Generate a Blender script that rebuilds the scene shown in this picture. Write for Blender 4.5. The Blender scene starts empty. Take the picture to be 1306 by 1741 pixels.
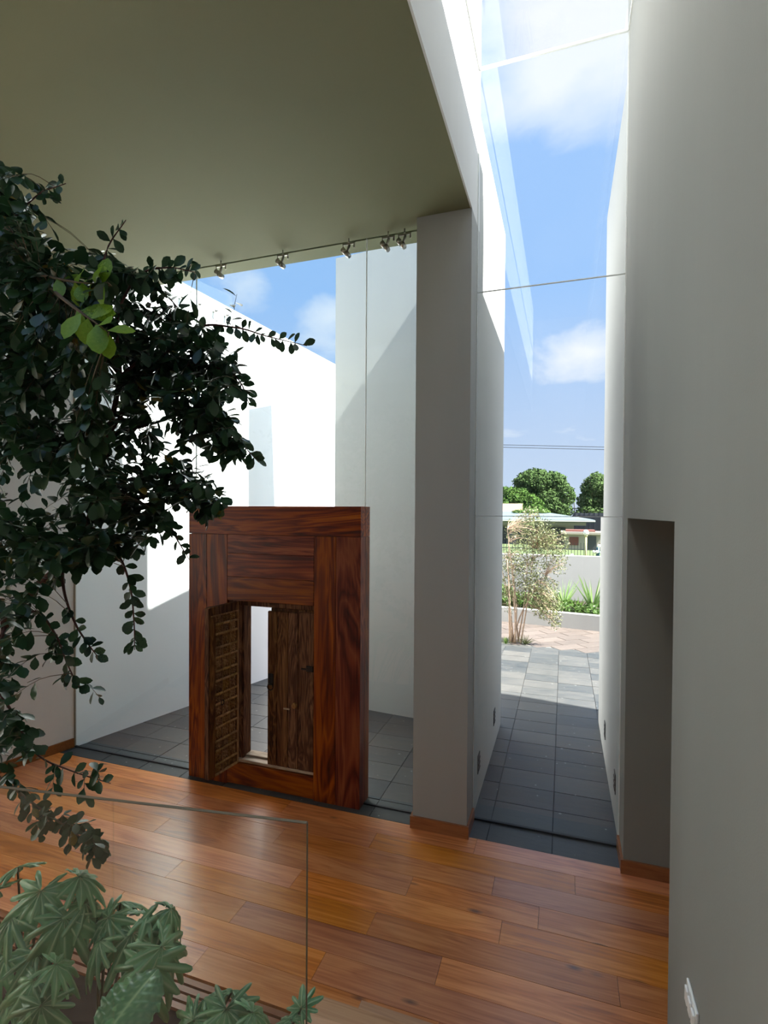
import bpy, bmesh, math, random
from mathutils import Vector, Matrix, noise
random.seed(7)
scene = bpy.context.scene
COL = scene.collection

# ------------------------------------------------------------------ camera
W, Hh = 1306, 1741
FPX, YAW, PIT, ROL, SHY = 892.9, 0.329355, -0.0141775, 0.0064260, 13.54
EYE = Vector((0, 0, 2.5))
_F = Vector((-math.sin(YAW)*math.cos(PIT), math.cos(YAW)*math.cos(PIT), math.sin(PIT)))
_r = Vector((math.cos(YAW), math.sin(YAW), 0)); _u = _r.cross(_F)
_R = _r*math.cos(ROL) + _u*math.sin(ROL)
_U = -_r*math.sin(ROL) + _u*math.cos(ROL)
cam = bpy.data.cameras.new('camera')
cam.sensor_fit = 'HORIZONTAL'; cam.sensor_width = 36; cam.lens = FPX/W*36
cam.shift_y = SHY/W; cam.clip_start = 0.05; cam.clip_end = 500
camo = bpy.data.objects.new('camera', cam); COL.objects.link(camo)
camo.matrix_world = Matrix(((_R.x, _U.x, -_F.x, EYE.x), (_R.y, _U.y, -_F.y, EYE.y), (_R.z, _U.z, -_F.z, EYE.z), (0, 0, 0, 1)))
scene.camera = camo

def ray(x, y):
    """direction of a photograph pixel, scaled so that its Y component is 1"""
    d = _R*((x-W/2)/FPX) - _U*((y-Hh/2-SHY)/FPX) + _F
    return d/d.y
def at(x, y, Y):
    return EYE + ray(x, y)*Y

# ------------------------------------------------------------------ colour management
scene.view_settings.view_transform = 'Standard'
scene.view_settings.look = 'None'
scene.view_settings.gamma = 1
scene.view_settings.use_curve_mapping = False
scene.view_settings.exposure = 1.05
scene.cycles.max_bounces = 10
scene.cycles.diffuse_bounces = 6
scene.cycles.glossy_bounces = 4
scene.cycles.transparent_max_bounces = 24

# ------------------------------------------------------------------ node helper
class NT:
    def __init__(s, tree): s.t = tree; s.n = tree.nodes; s.n.clear()
    def new(s, typ, **kw):
        nd = s.n.new(typ)
        for k, v in kw.items():
            if k == 'inp':
                for a, b in v.items():
                    if hasattr(b, 'links'): s.t.links.new(b, nd.inputs[a])
                    else: nd.inputs[a].default_value = b
            else: setattr(nd, k, v)
        return nd
    def math(s, op, a, b=0.0, clamp=False):
        nd = s.n.new('ShaderNodeMath'); nd.operation = op; nd.use_clamp = clamp
        for i, v in enumerate((a, b)):
            if hasattr(v, 'links'): s.t.links.new(v, nd.inputs[i])
            else: nd.inputs[i].default_value = v
        return nd.outputs[0]
    def ramp(s, fac, stops):
        nd = s.n.new('ShaderNodeValToRGB'); cr = nd.color_ramp
        while len(cr.elements) < len(stops): cr.elements.new(0.5)
        for e, (p, c) in zip(cr.elements, stops):
            e.position = p; e.color = (c[0], c[1], c[2], 1) if not isinstance(c, (int, float)) else (c, c, c, 1)
        s.t.links.new(fac, nd.inputs[0]); return nd.outputs[0]
    def mix(s, fac, a, b, mode='MIX'):
        nd = s.n.new('ShaderNodeMix'); nd.data_type = 'RGBA'; nd.blend_type = mode
        for i, v in ((0, fac), (6, a), (7, b)):
            if hasattr(v, 'links'): s.t.links.new(v, nd.inputs[i])
            else: nd.inputs[i].default_value = v if i == 0 else (v[0], v[1], v[2], 1)
        return nd.outputs[2]

# ------------------------------------------------------------------ sky
SUN_TO = Vector((1, -0.16, 1.24)).normalized()
world = bpy.data.worlds.new('sky'); scene.world = world; world.use_nodes = True
w = NT(world.node_tree)
tc = w.new('ShaderNodeTexCoord')
sep = w.new('ShaderNodeSeparateXYZ', inp={0: tc.outputs['Generated']})
up = w.math('MAXIMUM', sep.outputs[2], 0.0)
sky = w.ramp(up, [(0.0, (.31, .365, .458)), (0.12, (.275, .345, .47)), (0.38, (.182, .296, .495)), (0.75, (.174, .284, .487)), (1.0, (.162, .268, .47))])
den = w.math('ADD', up, 0.25)
pl_ = w.new('ShaderNodeCombineXYZ', inp={0: w.math('DIVIDE', sep.outputs[0], den), 1: w.math('DIVIDE', sep.outputs[1], den), 2: 0.3})
n1 = w.new('ShaderNodeTexNoise', inp={'Vector': pl_.outputs[0], 'Scale': 2.6, 'Detail': 7.0, 'Roughness': 0.55, 'Distortion': 0.3})
dens = n1.outputs[0]
for px, py, rad, amt in ((1015, 80, .24, .40), (985, 610, .11, .22), (420, 480, .10, .26), (548, 540, .10, .24), (960, 20, .2, .12)):
    d = ray(px, py).normalized()
    dot = w.new('ShaderNodeVectorMath', operation='DISTANCE', inp={0: tc.outputs['Generated'], 1: (d.x, d.y, d.z)})
    m = w.new('ShaderNodeMapRange', interpolation_type='SMOOTHSTEP', inp={0: dot.outputs['Value'], 1: rad, 2: 0.0, 3: 0.0, 4: amt})
    dens = w.math('ADD', dens, m.outputs[0])
cl = w.ramp(dens, [(0.60, 0.0), (0.70, 0.45), (0.88, 0.95)])
skyc = w.mix(cl, sky, (.48, .495, .53))
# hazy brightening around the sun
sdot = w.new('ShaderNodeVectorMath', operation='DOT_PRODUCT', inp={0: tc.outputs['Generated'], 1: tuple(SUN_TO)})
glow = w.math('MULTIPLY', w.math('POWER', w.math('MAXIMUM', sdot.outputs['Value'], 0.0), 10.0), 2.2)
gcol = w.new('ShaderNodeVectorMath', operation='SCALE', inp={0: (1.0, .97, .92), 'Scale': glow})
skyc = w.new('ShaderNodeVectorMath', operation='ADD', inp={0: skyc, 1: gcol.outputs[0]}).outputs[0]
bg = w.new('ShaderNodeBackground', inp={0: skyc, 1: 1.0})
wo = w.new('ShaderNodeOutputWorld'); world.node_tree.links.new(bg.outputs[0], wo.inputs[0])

# ------------------------------------------------------------------ sun
sun = bpy.data.lights.new('sun', 'SUN'); sun.energy = 15.0; sun.angle = math.radians(0.6); sun.color = (1, .955, .89)
suno = bpy.data.objects.new('sun', sun); COL.objects.link(suno)
suno.rotation_euler = SUN_TO.to_track_quat('Z', 'Y').to_euler(); suno.location = SUN_TO*30

# ------------------------------------------------------------------ materials
MATS = {}
def mat(name):
    m = bpy.data.materials.new(name); m.use_nodes = True; MATS[name] = m
    return m, NT(m.node_tree)
def finish(m, t, shader):
    o = t.new('ShaderNodeOutputMaterial'); m.node_tree.links.new(shader, o.inputs[0]); return m
def principled(t, color, rough=0.5, **inp):
    d = {'Roughness': rough}
    if hasattr(color, 'links'): d['Base Color'] = color
    else: d['Base Color'] = (color[0], color[1], color[2], 1)
    d.update(inp)
    return t.new('ShaderNodeBsdfPrincipled', inp=d)
def simple(name, color, rough=0.5, nscale=12.0, namt=0.12, bump=0.0, metallic=0.0, spec=0.5):
    m, t = mat(name)
    co = t.new('ShaderNodeTexCoord')
    n = t.new('ShaderNodeTexNoise', inp={'Vector': co.outputs['Object'], 'Scale': nscale, 'Detail': 4.0})
    c = t.mix(n.outputs[0], tuple(v*(1-namt) for v in color), tuple(min(1, v*(1+namt)) for v in color))
    kw = {'Metallic': metallic, 'Specular IOR Level': spec}
    if bump:
        b = t.new('ShaderNodeBump', inp={'Strength': bump, 'Distance': 0.01, 'Height': n.outputs[0]}); kw['Normal'] = b.outputs[0]
    return finish(m, t, principled(t, c, rough, **kw).outputs[0])

def plaster(name, color, streak=0.06):
    m, t = mat(name)
    co = t.new('ShaderNodeTexCoord')
    mp = t.new('ShaderNodeMapping', inp={0: co.outputs['Object'], 3: (1.2, 1.2, .18)})
    n = t.new('ShaderNodeTexNoise', inp={'Vector': mp.outputs[0], 'Scale': 3.0, 'Detail': 5.0, 'Roughness': .6})
    f = t.new('ShaderNodeTexNoise', inp={'Vector': co.outputs['Object'], 'Scale': 160.0, 'Detail': 3.0})
    c = t.mix(n.outputs[0], tuple(v*(1-streak) for v in color), tuple(min(.95, v*(1+streak*.6)) for v in color))
    b = t.new('ShaderNodeBump', inp={'Strength': .12, 'Distance': .003, 'Height': f.outputs[0]})
    return finish(m, t, principled(t, c, .75, Normal=b.outputs[0], **{'Specular IOR Level': .25}).outputs[0])
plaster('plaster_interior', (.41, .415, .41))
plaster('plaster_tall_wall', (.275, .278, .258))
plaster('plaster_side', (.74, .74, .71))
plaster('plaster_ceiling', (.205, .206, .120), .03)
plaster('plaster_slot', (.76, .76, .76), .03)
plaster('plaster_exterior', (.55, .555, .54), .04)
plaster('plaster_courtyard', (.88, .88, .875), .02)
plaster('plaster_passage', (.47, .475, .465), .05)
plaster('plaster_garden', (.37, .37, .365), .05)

def wood(name, stops, axis='X', scale=1.0, rough=.32, coat=.35, figure=1.0, bump=.05, knots=False, vary=(.75, 1.2), skew=0.0):
    """long-grained timber in object space, offset and tinted per board"""
    m, t = mat(name)
    co = t.new('ShaderNodeTexCoord'); oi = t.new('ShaderNodeObjectInfo')
    rnd = oi.outputs['Random']
    off = t.new('ShaderNodeCombineXYZ', inp={0: t.math('MULTIPLY', rnd, 37.0), 1: t.math('MULTIPLY', rnd, 91.0), 2: t.math('MULTIPLY', rnd, 53.0)})
    add = t.new('ShaderNodeVectorMath', operation='ADD', inp={0: co.outputs['Object'], 1: off.outputs[0]})
    sc = {'X': (.9, 7, 7), 'Y': (7, .9, 7), 'Z': (7, 7, .9)}[axis]
    rot = t.new('ShaderNodeCombineXYZ', inp={1: t.math('MULTIPLY', t.math('SUBTRACT', t.math('FRACT', t.math('MULTIPLY', rnd, 7.7)), .5), skew*2)})
    mp = t.new('ShaderNodeMapping', inp={0: add.outputs[0], 2: rot.outputs[0], 3: tuple(v*scale for v in sc)})
    big = t.new('ShaderNodeTexNoise', inp={'Vector': mp.outputs[0], 'Scale': 1.1, 'Detail': 3.0, 'Roughness': .55, 'Distortion': .8*figure})
    ring = t.math('FRACT', t.math('MULTIPLY', big.outputs[0], 7.0))
    ring = t.math('ABSOLUTE', t.math('SUBTRACT', ring, .5))
    sc2 = {'X': (2.0, 90, 90), 'Y': (90, 2.0, 90), 'Z': (90, 90, 2.0)}[axis]
    mp2 = t.new('ShaderNodeMapping', inp={0: add.outputs[0], 3: tuple(v*scale for v in sc2)})
    fine = t.new('ShaderNodeTexNoise', inp={'Vector': mp2.outputs[0], 'Scale': 1.0, 'Detail': 3.0})
    v = t.math('ADD', t.math('MULTIPLY', ring, .55*figure), t.math('MULTIPLY', big.outputs[0], .55))
    v = t.math('ADD', v, t.math('MULTIPLY', t.math('SUBTRACT', fine.outputs[0], .5), .45))
    c = t.ramp(v, stops)
    tint = t.new('ShaderNodeMapRange', inp={0: rnd, 1: 0.0, 2: 1.0, 3: vary[0], 4: vary[1]})
    rnd2 = t.math('FRACT', t.math('MULTIPLY', rnd, 17.31))
    hsv = t.new('ShaderNodeHueSaturation', inp={'Hue': t.math('ADD', .495, t.math('MULTIPLY', rnd2, .011)), 'Saturation': t.math('ADD', .95, t.math('MULTIPLY', rnd2, .2)), 'Value': tint.outputs[0], 'Color': c})
    c = hsv.outputs[0]
    if knots:
        mk = t.new('ShaderNodeMapping', inp={0: add.outputs[0], 3: (1.5, 4.2, 1)})
        vo = t.new('ShaderNodeTexVoronoi', inp={'Vector': mk.outputs[0], 'Scale': 1.3, 'Randomness': 1.0})
        kd = t.math('ADD', vo.outputs['Distance'], t.math('MULTIPLY', fine.outputs[0], .06))
        km = t.ramp(kd, [(0.055, 1.0), (0.14, 0.0)])
        c = t.mix(t.math('MULTIPLY', km, .75), c, (.035, .017, .012))
    b = t.new('ShaderNodeBump', inp={'Strength': bump, 'Distance': .004, 'Height': v})
    rr = t.math('ADD', rough, t.math('MULTIPLY', fine.outputs[0], .12))
    return finish(m, t, principled(t, c, rr, Normal=b.outputs[0], **{'Coat Weight': coat, 'Coat Roughness': .26, 'Specular IOR Level': .22 if coat < .2 else .5}).outputs[0])
FL = [(.10, (.33, .085, .025)), (.28, (.64, .21, .068)), (.46, (.82, .325, .122)), (.80, (.90, .44, .20))]
wood('floor_wood', FL, 'X', .8, .32, .75, .5, .03, True, (.74, 1.08))
wood('stair_wood', [(.1, (.50, .24, .11)), (.4, (.72, .40, .21)), (.9, (.82, .52, .30))], 'X', 1.0, .4, .2, .6, .03)
PW = [(.12, (.022, .0025, .001)), (.32, (.105, .012, .0025)), (.52, (.215, .038, .007)), (.85, (.36, .105, .022))]
wood('portal_wood_flat', PW, 'X', .6, .42, .12, 1.35, .03, False, (.85, 1.15), .5)
wood('portal_wood_upright', PW, 'Z', .6, .42, .12, 1.35, .03, False, (.8, 1.15), .22)
wood('old_wood', [(.12, (.018, .008, .004)), (.36, (.075, .030, .014)), (.58, (.15, .068, .032)), (.9, (.30, .155, .075))], 'Z', 1.3, .7, .0, 1.5, .7)
wood('carved_wood', [(.1, (.07, .032, .014)), (.4, (.27, .145, .064)), (.7, (.42, .25, .12)), (.95, (.54, .35, .185))], 'Z', 2.0, .75, .0, 1.0, .5)
wood('carved_bar_wood', [(.1, (.20, .10, .045)), (.4, (.48, .29, .14)), (.9, (.66, .45, .26))], 'Z', 2.0, .7, .0, 1.0, .3)
wood('sill_wood', [(.1, (.25, .17, .10)), (.5, (.50, .40, .29)), (.9, (.68, .60, .48))], 'X', 1.4, .6, .05, 1.0, .3)
wood('baseboard_wood', [(.1, (.20, .065, .02)), (.5, (.33, .125, .042)), (.9, (.44, .19, .07))], 'X', 1.0, .35, .3, .5, .03)

def slate(name, dark, light):
    m, t = mat(name)
    co = t.new('ShaderNodeTexCoord'); oi = t.new('ShaderNodeObjectInfo'); rnd = oi.outputs['Random']
    off = t.new('ShaderNodeCombineXYZ', inp={0: t.math('MULTIPLY', rnd, 41.0), 1: t.math('MULTIPLY', rnd, 17.0), 2: 0.0})
    add = t.new('ShaderNodeVectorMath', operation='ADD', inp={0: co.outputs['Object'], 1: off.outputs[0]})
    mp = t.new('ShaderNodeMapping', inp={0: add.outputs[0], 3: (1.0, 2.6, 1)})
    n = t.new('ShaderNodeTexNoise', inp={'Vector': mp.outputs[0], 'Scale': 4.5, 'Detail': 7.0, 'Roughness': .6, 'Distortion': .6})
    n2 = t.new('ShaderNodeTexNoise', inp={'Vector': add.outputs[0], 'Scale': 60.0, 'Detail': 3.0})
    sp = t.ramp(t.new('ShaderNodeTexNoise', inp={'Vector': add.outputs[0], 'Scale': 26.0, 'Detail': 0.0}).outputs[0], [(.80, 0.0), (.83, 1.0)])
    v = t.math('ADD', t.math('MULTIPLY', n.outputs[0], .7), t.math('MULTIPLY', rnd, .45))
    c = t.ramp(v, [(.22, dark), (.55, tuple((a+b)/2 for a, b in zip(dark, light))), (.85, light)])
    c = t.mix(t.math('MULTIPLY', sp, .3), c, (.5, .5, .48))
    h = t.math('ADD', t.math('MULTIPLY', n.outputs[0], 1.0), t.math('MULTIPLY', n2.outputs[0], .25))
    b = t.new('ShaderNodeBump', inp={'Strength': .35, 'Distance': .006, 'Height': h})
    r = t.math('ADD', .36, t.math('MULTIPLY', n.outputs[0], .25))
    return finish(m, t, principled(t, c, r, Normal=b.outputs[0]).outputs[0])
slate('slate', (.024, .031, .037), (.084, .083, .079))
slate('plaza_stone', (.07, .058, .052), (.125, .103, .091))
simple('grout', (.05, .052, .055), .9)
simple('plaza_joint', (.20, .19, .17), .9)
simple('subfloor', (.02, .012, .008), .9)
simple('soil', (.022, .014, .010), .95, 30, .4, .6)
simple('lawn', (.07, .10, .035), .95, 6, .3)
simple('asphalt', (.09, .09, .09), .95, 40, .2)
simple('steel', (.42, .40, .36), .32, 20, .1, 0, 1.0)
simple('black_plastic', (.012, .012, .013), .4)
simple('white_plastic', (.82, .82, .80), .35, 12, .02)
simple('rubber', (.03, .03, .032), .6)
simple('iron', (.02, .017, .015), .5, 40, .3, .2, .6)
simple('fence_paint', (.025, .033, .04), .5)
simple('bark', (.10, .055, .035), .85, 25, .4, .5)
simple('red_bark', (.085, .026, .018), .7, 25, .4, .3)
simple('twig_bark', (.12, .085, .045), .7)
simple('pale_bark', (.42, .30, .22), .85, 30, .3, .3)
simple('roof_slate', (.10, .135, .15), .6, 8, .15)
simple('house_stucco', (.30, .285, .26), .85)
simple('house_dark', (.045, .05, .06), .4)
simple('roof_tile_clay', (.25, .155, .10), .8)
simple('terracotta', (.16, .05, .04), .8)
simple('cream_paint', (.36, .32, .27), .7)
simple('lamp_globe', (.85, .82, .76), .3, 4, .02)
simple('bollard_paint', (.03, .09, .12), .5)
simple('pole_paint', (.42, .40, .20), .6)

def leafmat(name, dark, light, rough=.38, trans=.22, vein=None, spec=.5):
    m, t = mat(name)
    oi = t.new('ShaderNodeObjectInfo')
    co = t.new('ShaderNodeTexCoord')
    n = t.new('ShaderNodeTexNoise', inp={'Vector': co.outputs['Object'], 'Scale': 9.0, 'Detail': 2.0})
    f = t.math('FRACT', t.math('ADD', n.outputs[0], t.math('MULTIPLY', oi.outputs['Random'], .9)))
    c = t.mix(f, dark, light)
    if vein:
        at_ = t.new('ShaderNodeAttribute', attribute_name='vein')
        c = t.mix(t.math('MULTIPLY', at_.outputs['Fac'], .8, True), c, vein)
    p = principled(t, c, rough, **{'Specular IOR Level': spec})
    tr = t.new('ShaderNodeBsdfTranslucent', inp={0: c})
    mx = t.new('ShaderNodeMixShader', inp={0: trans, 1: p.outputs[0], 2: tr.outputs[0]})
    return finish(m, t, mx.outputs[0])
leafmat('ficus_leaf', (.012, .034, .013), (.036, .088, .034), .33)
leafmat('ficus_leaf_young', (.17, .34, .02), (.32, .52, .05), .4, .35)
leafmat('ficus_leaf_old', (.16, .13, .02), (.28, .20, .04), .45, .3)
leafmat('philodendron_leaf', (.095, .24, .10), (.20, .41, .18), .33, .15, (.50, .62, .36))
leafmat('broad_leaf', (.095, .24, .10), (.17, .38, .15), .33, .18, (.44, .60, .30))
leafmat('bush_leaf', (.045, .10, .015), (.12, .21, .035), .5, .2)
leafmat('olive_leaf', (.055, .075, .028), (.17, .19, .08), .55, .2)
leafmat('tree_leaf_green', (.036, .070, .022), (.088, .145, .048), .9, .15, None, .1)
leafmat('tree_leaf_deep', (.024, .06, .014), (.068, .13, .028), .9, .15, None, .1)
leafmat('yucca_leaf', (.10, .20, .05), (.26, .38, .13), .45, .15)

def glass(name, tint, refl_rough=0.0, haze=0.0):
    m, t = mat(name)
    fr = t.new('ShaderNodeFresnel', inp={0: 1.5})
    tr = t.new('ShaderNodeBsdfTransparent', inp={0: (*tint, 1)})
    gl = t.new('ShaderNodeBsdfGlossy', inp={0: (1, 1, 1, 1), 'Roughness': refl_rough})
    geo = t.new('ShaderNodeNewGeometry')
    fac = t.math('MULTIPLY', t.math('MULTIPLY', fr.outputs[0], 1.15), t.math('SUBTRACT', 1.0, geo.outputs['Backfacing']), True)   # both faces of the thin sheet counted once
    s = t.new('ShaderNodeMixShader', inp={0: fac, 1: tr.outputs[0], 2: gl.outputs[0]}).outputs[0]
    if haze:
        df = t.new('ShaderNodeBsdfDiffuse', inp={0: (.8, .8, .78, 1)})
        s = t.new('ShaderNodeMixShader', inp={0: haze, 1: s, 2: df.outputs[0]}).outputs[0]
    return finish(m, t, s)
glass('pane_glass', (.985, .997, .99), 0.0, .006)
glass('courtyard_glass', (.925, .978, .985), 0.0, .006)
glass('balustrade_glass', (.965, .985, .975), 0.02, .014)
simple('glass_edge', (.24, .19, .13), .8, spec=.0)
simple('silicone', (.72, .74, .72), .5)

# ------------------------------------------------------------------ object helpers
def link(o, parent=None):
    COL.objects.link(o)
    if parent is not None:
        o.parent = parent
        o.matrix_parent_inverse = parent.matrix_basis.inverted()
    return o
def meshobj(name, me, m, parent=None, smooth=False):
    if m is not None and not me.materials: me.materials.append(MATS[m])
    if smooth:
        for p in me.polygons: p.use_smooth = True
    return link(bpy.data.objects.new(name, me), parent)
def bmobj(name, bm, m, parent=None, smooth=False):
    me = bpy.data.meshes.new(name); bmesh.ops.recalc_face_normals(bm, faces=bm.faces); bm.to_mesh(me); bm.free()
    return meshobj(name, me, m, parent, smooth)
def pyobj(name, V, F, m, parent=None, smooth=False):
    me = bpy.data.meshes.new(name); me.from_pydata([tuple(v) for v in V], [], F); me.update()
    return meshobj(name, me, m, parent, smooth)
def tag(o, label=None, cat=None, group=None, kind=None):
    if label: o['label'] = label
    if cat: o['category'] = cat
    if group: o['group'] = group
    if kind: o['kind'] = kind
    return o
def struct(o, label=None): return tag(o, label, None, None, 'structure')
def empty(name, loc):
    o = bpy.data.objects.new(name, None); o.location = loc; o.empty_display_size = .1
    COL.objects.link(o); return o
def bbox(bm, x0, x1, y0, y1, z0, z1):
    vs = [bm.verts.new(p) for p in ((x0, y0, z0), (x1, y0, z0), (x1, y1, z0), (x0, y1, z0), (x0, y0, z1), (x1, y0, z1), (x1, y1, z1), (x0, y1, z1))]
    for f in ((0, 3, 2, 1), (4, 5, 6, 7), (0, 1, 5, 4), (1, 2, 6, 5), (2, 3, 7, 6), (3, 0, 4, 7)): bm.faces.new([vs[i] for i in f])
    return vs
def box(name, x0, x1, y0, y1, z0, z1, m, parent=None, bevel=0.0):
    """box whose object origin is its centre, so object-space grain is local to it"""
    c = Vector(((x0+x1)/2, (y0+y1)/2, (z0+z1)/2)); a, b, d = (x1-x0)/2, (y1-y0)/2, (z1-z0)/2
    bm = bmesh.new(); bbox(bm, -a, a, -b, b, -d, d)
    if bevel: bmesh.ops.bevel(bm, geom=bm.edges[:], offset=bevel, segments=1, affect='EDGES')
    o = bmobj(name, bm, m); o.location = c
    if parent is not None:
        o.parent = parent; o.matrix_parent_inverse = parent.matrix_basis.inverted()
    return o
def prism(bm, pts, z0, z1):
    a = [bm.verts.new((x, y, z0)) for x, y in pts]
    zt = z1 if isinstance(z1, (list, tuple)) else [z1]*len(pts)
    b = [bm.verts.new((x, y, z)) for (x, y), z in zip(pts, zt)]
    n = len(pts)
    bm.faces.new(a[::-1]); bm.faces.new(b)
    for i in range(n): bm.faces.new((a[i], a[(i+1) % n], b[(i+1) % n], b[i]))
def tube(V, Fc, pts, r0, r1, sides=6, cap=True):
    """append a tapering tube along pts"""
    base = len(V); n = len(pts)
    for i, p in enumerate(pts):
        d = (pts[min(i+1, n-1)] - pts[max(i-1, 0)])
        d = d.normalized() if d.length > 1e-9 else Vector((0, 0, 1))
        a = d.cross(Vector((0, 0, 1)) if abs(d.z) < .9 else Vector((1, 0, 0))).normalized(); b = d.cross(a)
        r = r0 + (r1-r0)*i/(n-1)
        for k in range(sides):
            an = 2*math.pi*k/sides
            V.append(p + a*(math.cos(an)*r) + b*(math.sin(an)*r))
    for i in range(n-1):
        for k in range(sides):
            k2 = (k+1) % sides
            Fc.append((base+i*sides+k, base+i*sides+k2, base+(i+1)*sides+k2, base+(i+1)*sides+k))
    if cap:
        Fc.append(tuple(base+k for k in range(sides))[::-1]); Fc.append(tuple(base+(n-1)*sides+k for k in range(sides)))
def rod(name, pts, r, m, parent=None, r1=None, sides=8):
    V, Fc = [], []; tube(V, Fc, [Vector(p) for p in pts], r, r if r1 is None else r1, sides)
    return pyobj(name, V, Fc, m, parent, True)
def sphere(name, c, r, m, parent=None, seg=14):
    bm = bmesh.new(); bmesh.ops.create_uvsphere(bm, u_segments=seg, v_segments=seg//2+1, radius=r)
    o = bmobj(name, bm, m, None, True); o.location = c
    if parent is not None: o.parent = parent; o.matrix_parent_inverse = parent.matrix_basis.inverted()
    return o
def smoothline(pts, n=6):
    """Catmull-Rom through pts"""
    out = []
    P = [pts[0]*2-pts[1]] + list(pts) + [pts[-1]*2-pts[-2]]
    for i in range(1, len(P)-2):
        for k in range(n):
            t = k/n; a, b, c, d = P[i-1], P[i], P[i+1], P[i+2]
            out.append(.5*((2*b) + (c-a)*t + (2*a-5*b+4*c-d)*t*t + (3*b-a-3*c+d)*t**3))
    out.append(pts[-1]); return out

# ================================================================== SETTING
XL, XR = -0.68, 0.42           # faces of the tall slot
YG = 4.275                     # glass across the slot
YE = 4.37                      # outer face of the house
YC = 4.18                      # courtyard glass
CEIL = 4.81
ROOF = 6.06
TOP = 6.76
def lwx(y): return -4.86 + (y-4.25)*.2591     # skewed side wall

# --- skewed side wall (inside and courtyard)
bm = bmesh.new()
ya, yb = -3.6, 12.0
prism(bm, [(lwx(ya), ya), (lwx(4.2), 4.2), (lwx(4.2)-.35, 4.2), (lwx(ya)-.35, ya)], -.3, 5.3)
struct(bmobj('wall_left', bm, 'plaster_side'), 'white plaster wall running at an angle behind the foliage')
bm = bmesh.new()
def ltop(y): return 5.26 - .1*(y-6.5)
prism(bm, [(lwx(4.2), 4.2), (lwx(yb), yb), (lwx(yb)-.35, yb), (lwx(4.2)-.35, 4.2)], -.3, [ltop(4.2), ltop(yb), ltop(yb), ltop(4.2)])
struct(bmobj('wall_courtyard', bm, 'plaster_courtyard'), 'sunlit white courtyard wall with sloping top edge')

# --- roof slab over the room
XS = XL-.012
SKX0, SKX1, SKY0, SKY1, SLAB = -4.2, -1.3, -1.9, 1.45, 5.16     # unseen roof light over the planting bed, added to brighten the room
bm = bmesh.new()
bbox(bm, -7.5, XS, -3.6, SKY0, CEIL, SLAB); bbox(bm, -7.5, XS, SKY1, YC-.012, CEIL, SLAB)
bbox(bm, -7.5, SKX0, SKY0, SKY1, CEIL, SLAB); bbox(bm, SKX1, XS, SKY0, SKY1, CEIL, SLAB)
bbox(bm, -7.5, XS, YC+.012, YE, CEIL, SLAB); bbox(bm, -7.5, XS, YC-.012, YC+.012, CEIL+.02, SLAB)
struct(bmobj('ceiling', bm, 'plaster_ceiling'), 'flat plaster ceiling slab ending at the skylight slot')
bm = bmesh.new(); bbox(bm, XS, XL, -3.6, YE, CEIL, TOP+.25)
bbox(bm, XS-.30, XS, -3.6, YE, SLAB, TOP+.25); bbox(bm, -7.5, XS-.30, YE-.25, YE, SLAB, 5.6)
struct(bmobj('wall_slot', bm, 'plaster_slot'), 'white side face of the roof slab along the skylight slot')
# --- pier between courtyard and slot
bm = bmesh.new(); bbox(bm, -1.11, XL, 4.0, YE, -.3, CEIL)
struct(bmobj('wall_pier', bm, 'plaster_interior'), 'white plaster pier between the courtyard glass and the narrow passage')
# --- corridor side walls outdoors, with wing walls
bm = bmesh.new(); bbox(bm, -1.11, XL, YE, 6.32, -.3, 5.76)
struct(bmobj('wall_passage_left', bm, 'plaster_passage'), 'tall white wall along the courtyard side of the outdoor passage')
bm = bmesh.new(); prism(bm, [(-2.82, 6.26), (-1.11, 6.07), (-1.11, 6.56), (-2.82, 6.72)], -.3, 5.78)
struct(bmobj('wall_wing_left', bm, 'plaster_exterior'), 'tall white wing wall standing in the courtyard behind the wooden portal')
bm = bmesh.new(); bbox(bm, XR, .85, YE, 6.32, -.3, 5.76)
struct(bmobj('wall_passage_right', bm, 'plaster_passage'), 'tall white wall on the far side of the outdoor passage')
bm = bmesh.new(); bbox(bm, .85, 4.0, 6.14, 6.65, -.3, 5.76)
struct(bmobj('wall_wing_right', bm, 'plaster_exterior'))
bm = bmesh.new(); bbox(bm, XR+.004, .80, 6.335, 6.80, -.3, 2.47)
struct(bmobj('wall_passage_end', bm, 'plaster_passage'), 'low white wall end closing the passage')
# --- right wall with the doorway cut in it
DY0, DY1, DZ = 2.36, 3.98, 2.472
bm = bmesh.new()
bbox(bm, XR, .80, -3.6, DY0, -.3, TOP)
bbox(bm, XR, .80, DY0, DY1, DZ, TOP)
bbox(bm, XR, .80, DY1, YE, -.3, TOP)
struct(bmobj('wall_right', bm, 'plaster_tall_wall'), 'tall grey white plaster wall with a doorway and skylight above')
bm = bmesh.new()
bbox(bm, .80, 2.6, DY1, DY1+.2, -.3, 2.8); bbox(bm, .80, 2.6, DY0-.9, DY0-.7, -.3, 2.8); bbox(bm, 2.6, 2.8, DY0-.9, DY1+.2, -.3, 2.8); bbox(bm, .80, 2.8, DY0-.9, DY1+.2, 2.6, 2.8)
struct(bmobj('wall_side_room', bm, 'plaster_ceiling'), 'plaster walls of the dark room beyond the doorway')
# --- wall behind the viewer
bm = bmesh.new(); bbox(bm, -8.0, .80, -3.8, -3.6, -.3, TOP)
struct(bmobj('wall_back', bm, 'plaster_interior'))

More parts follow.
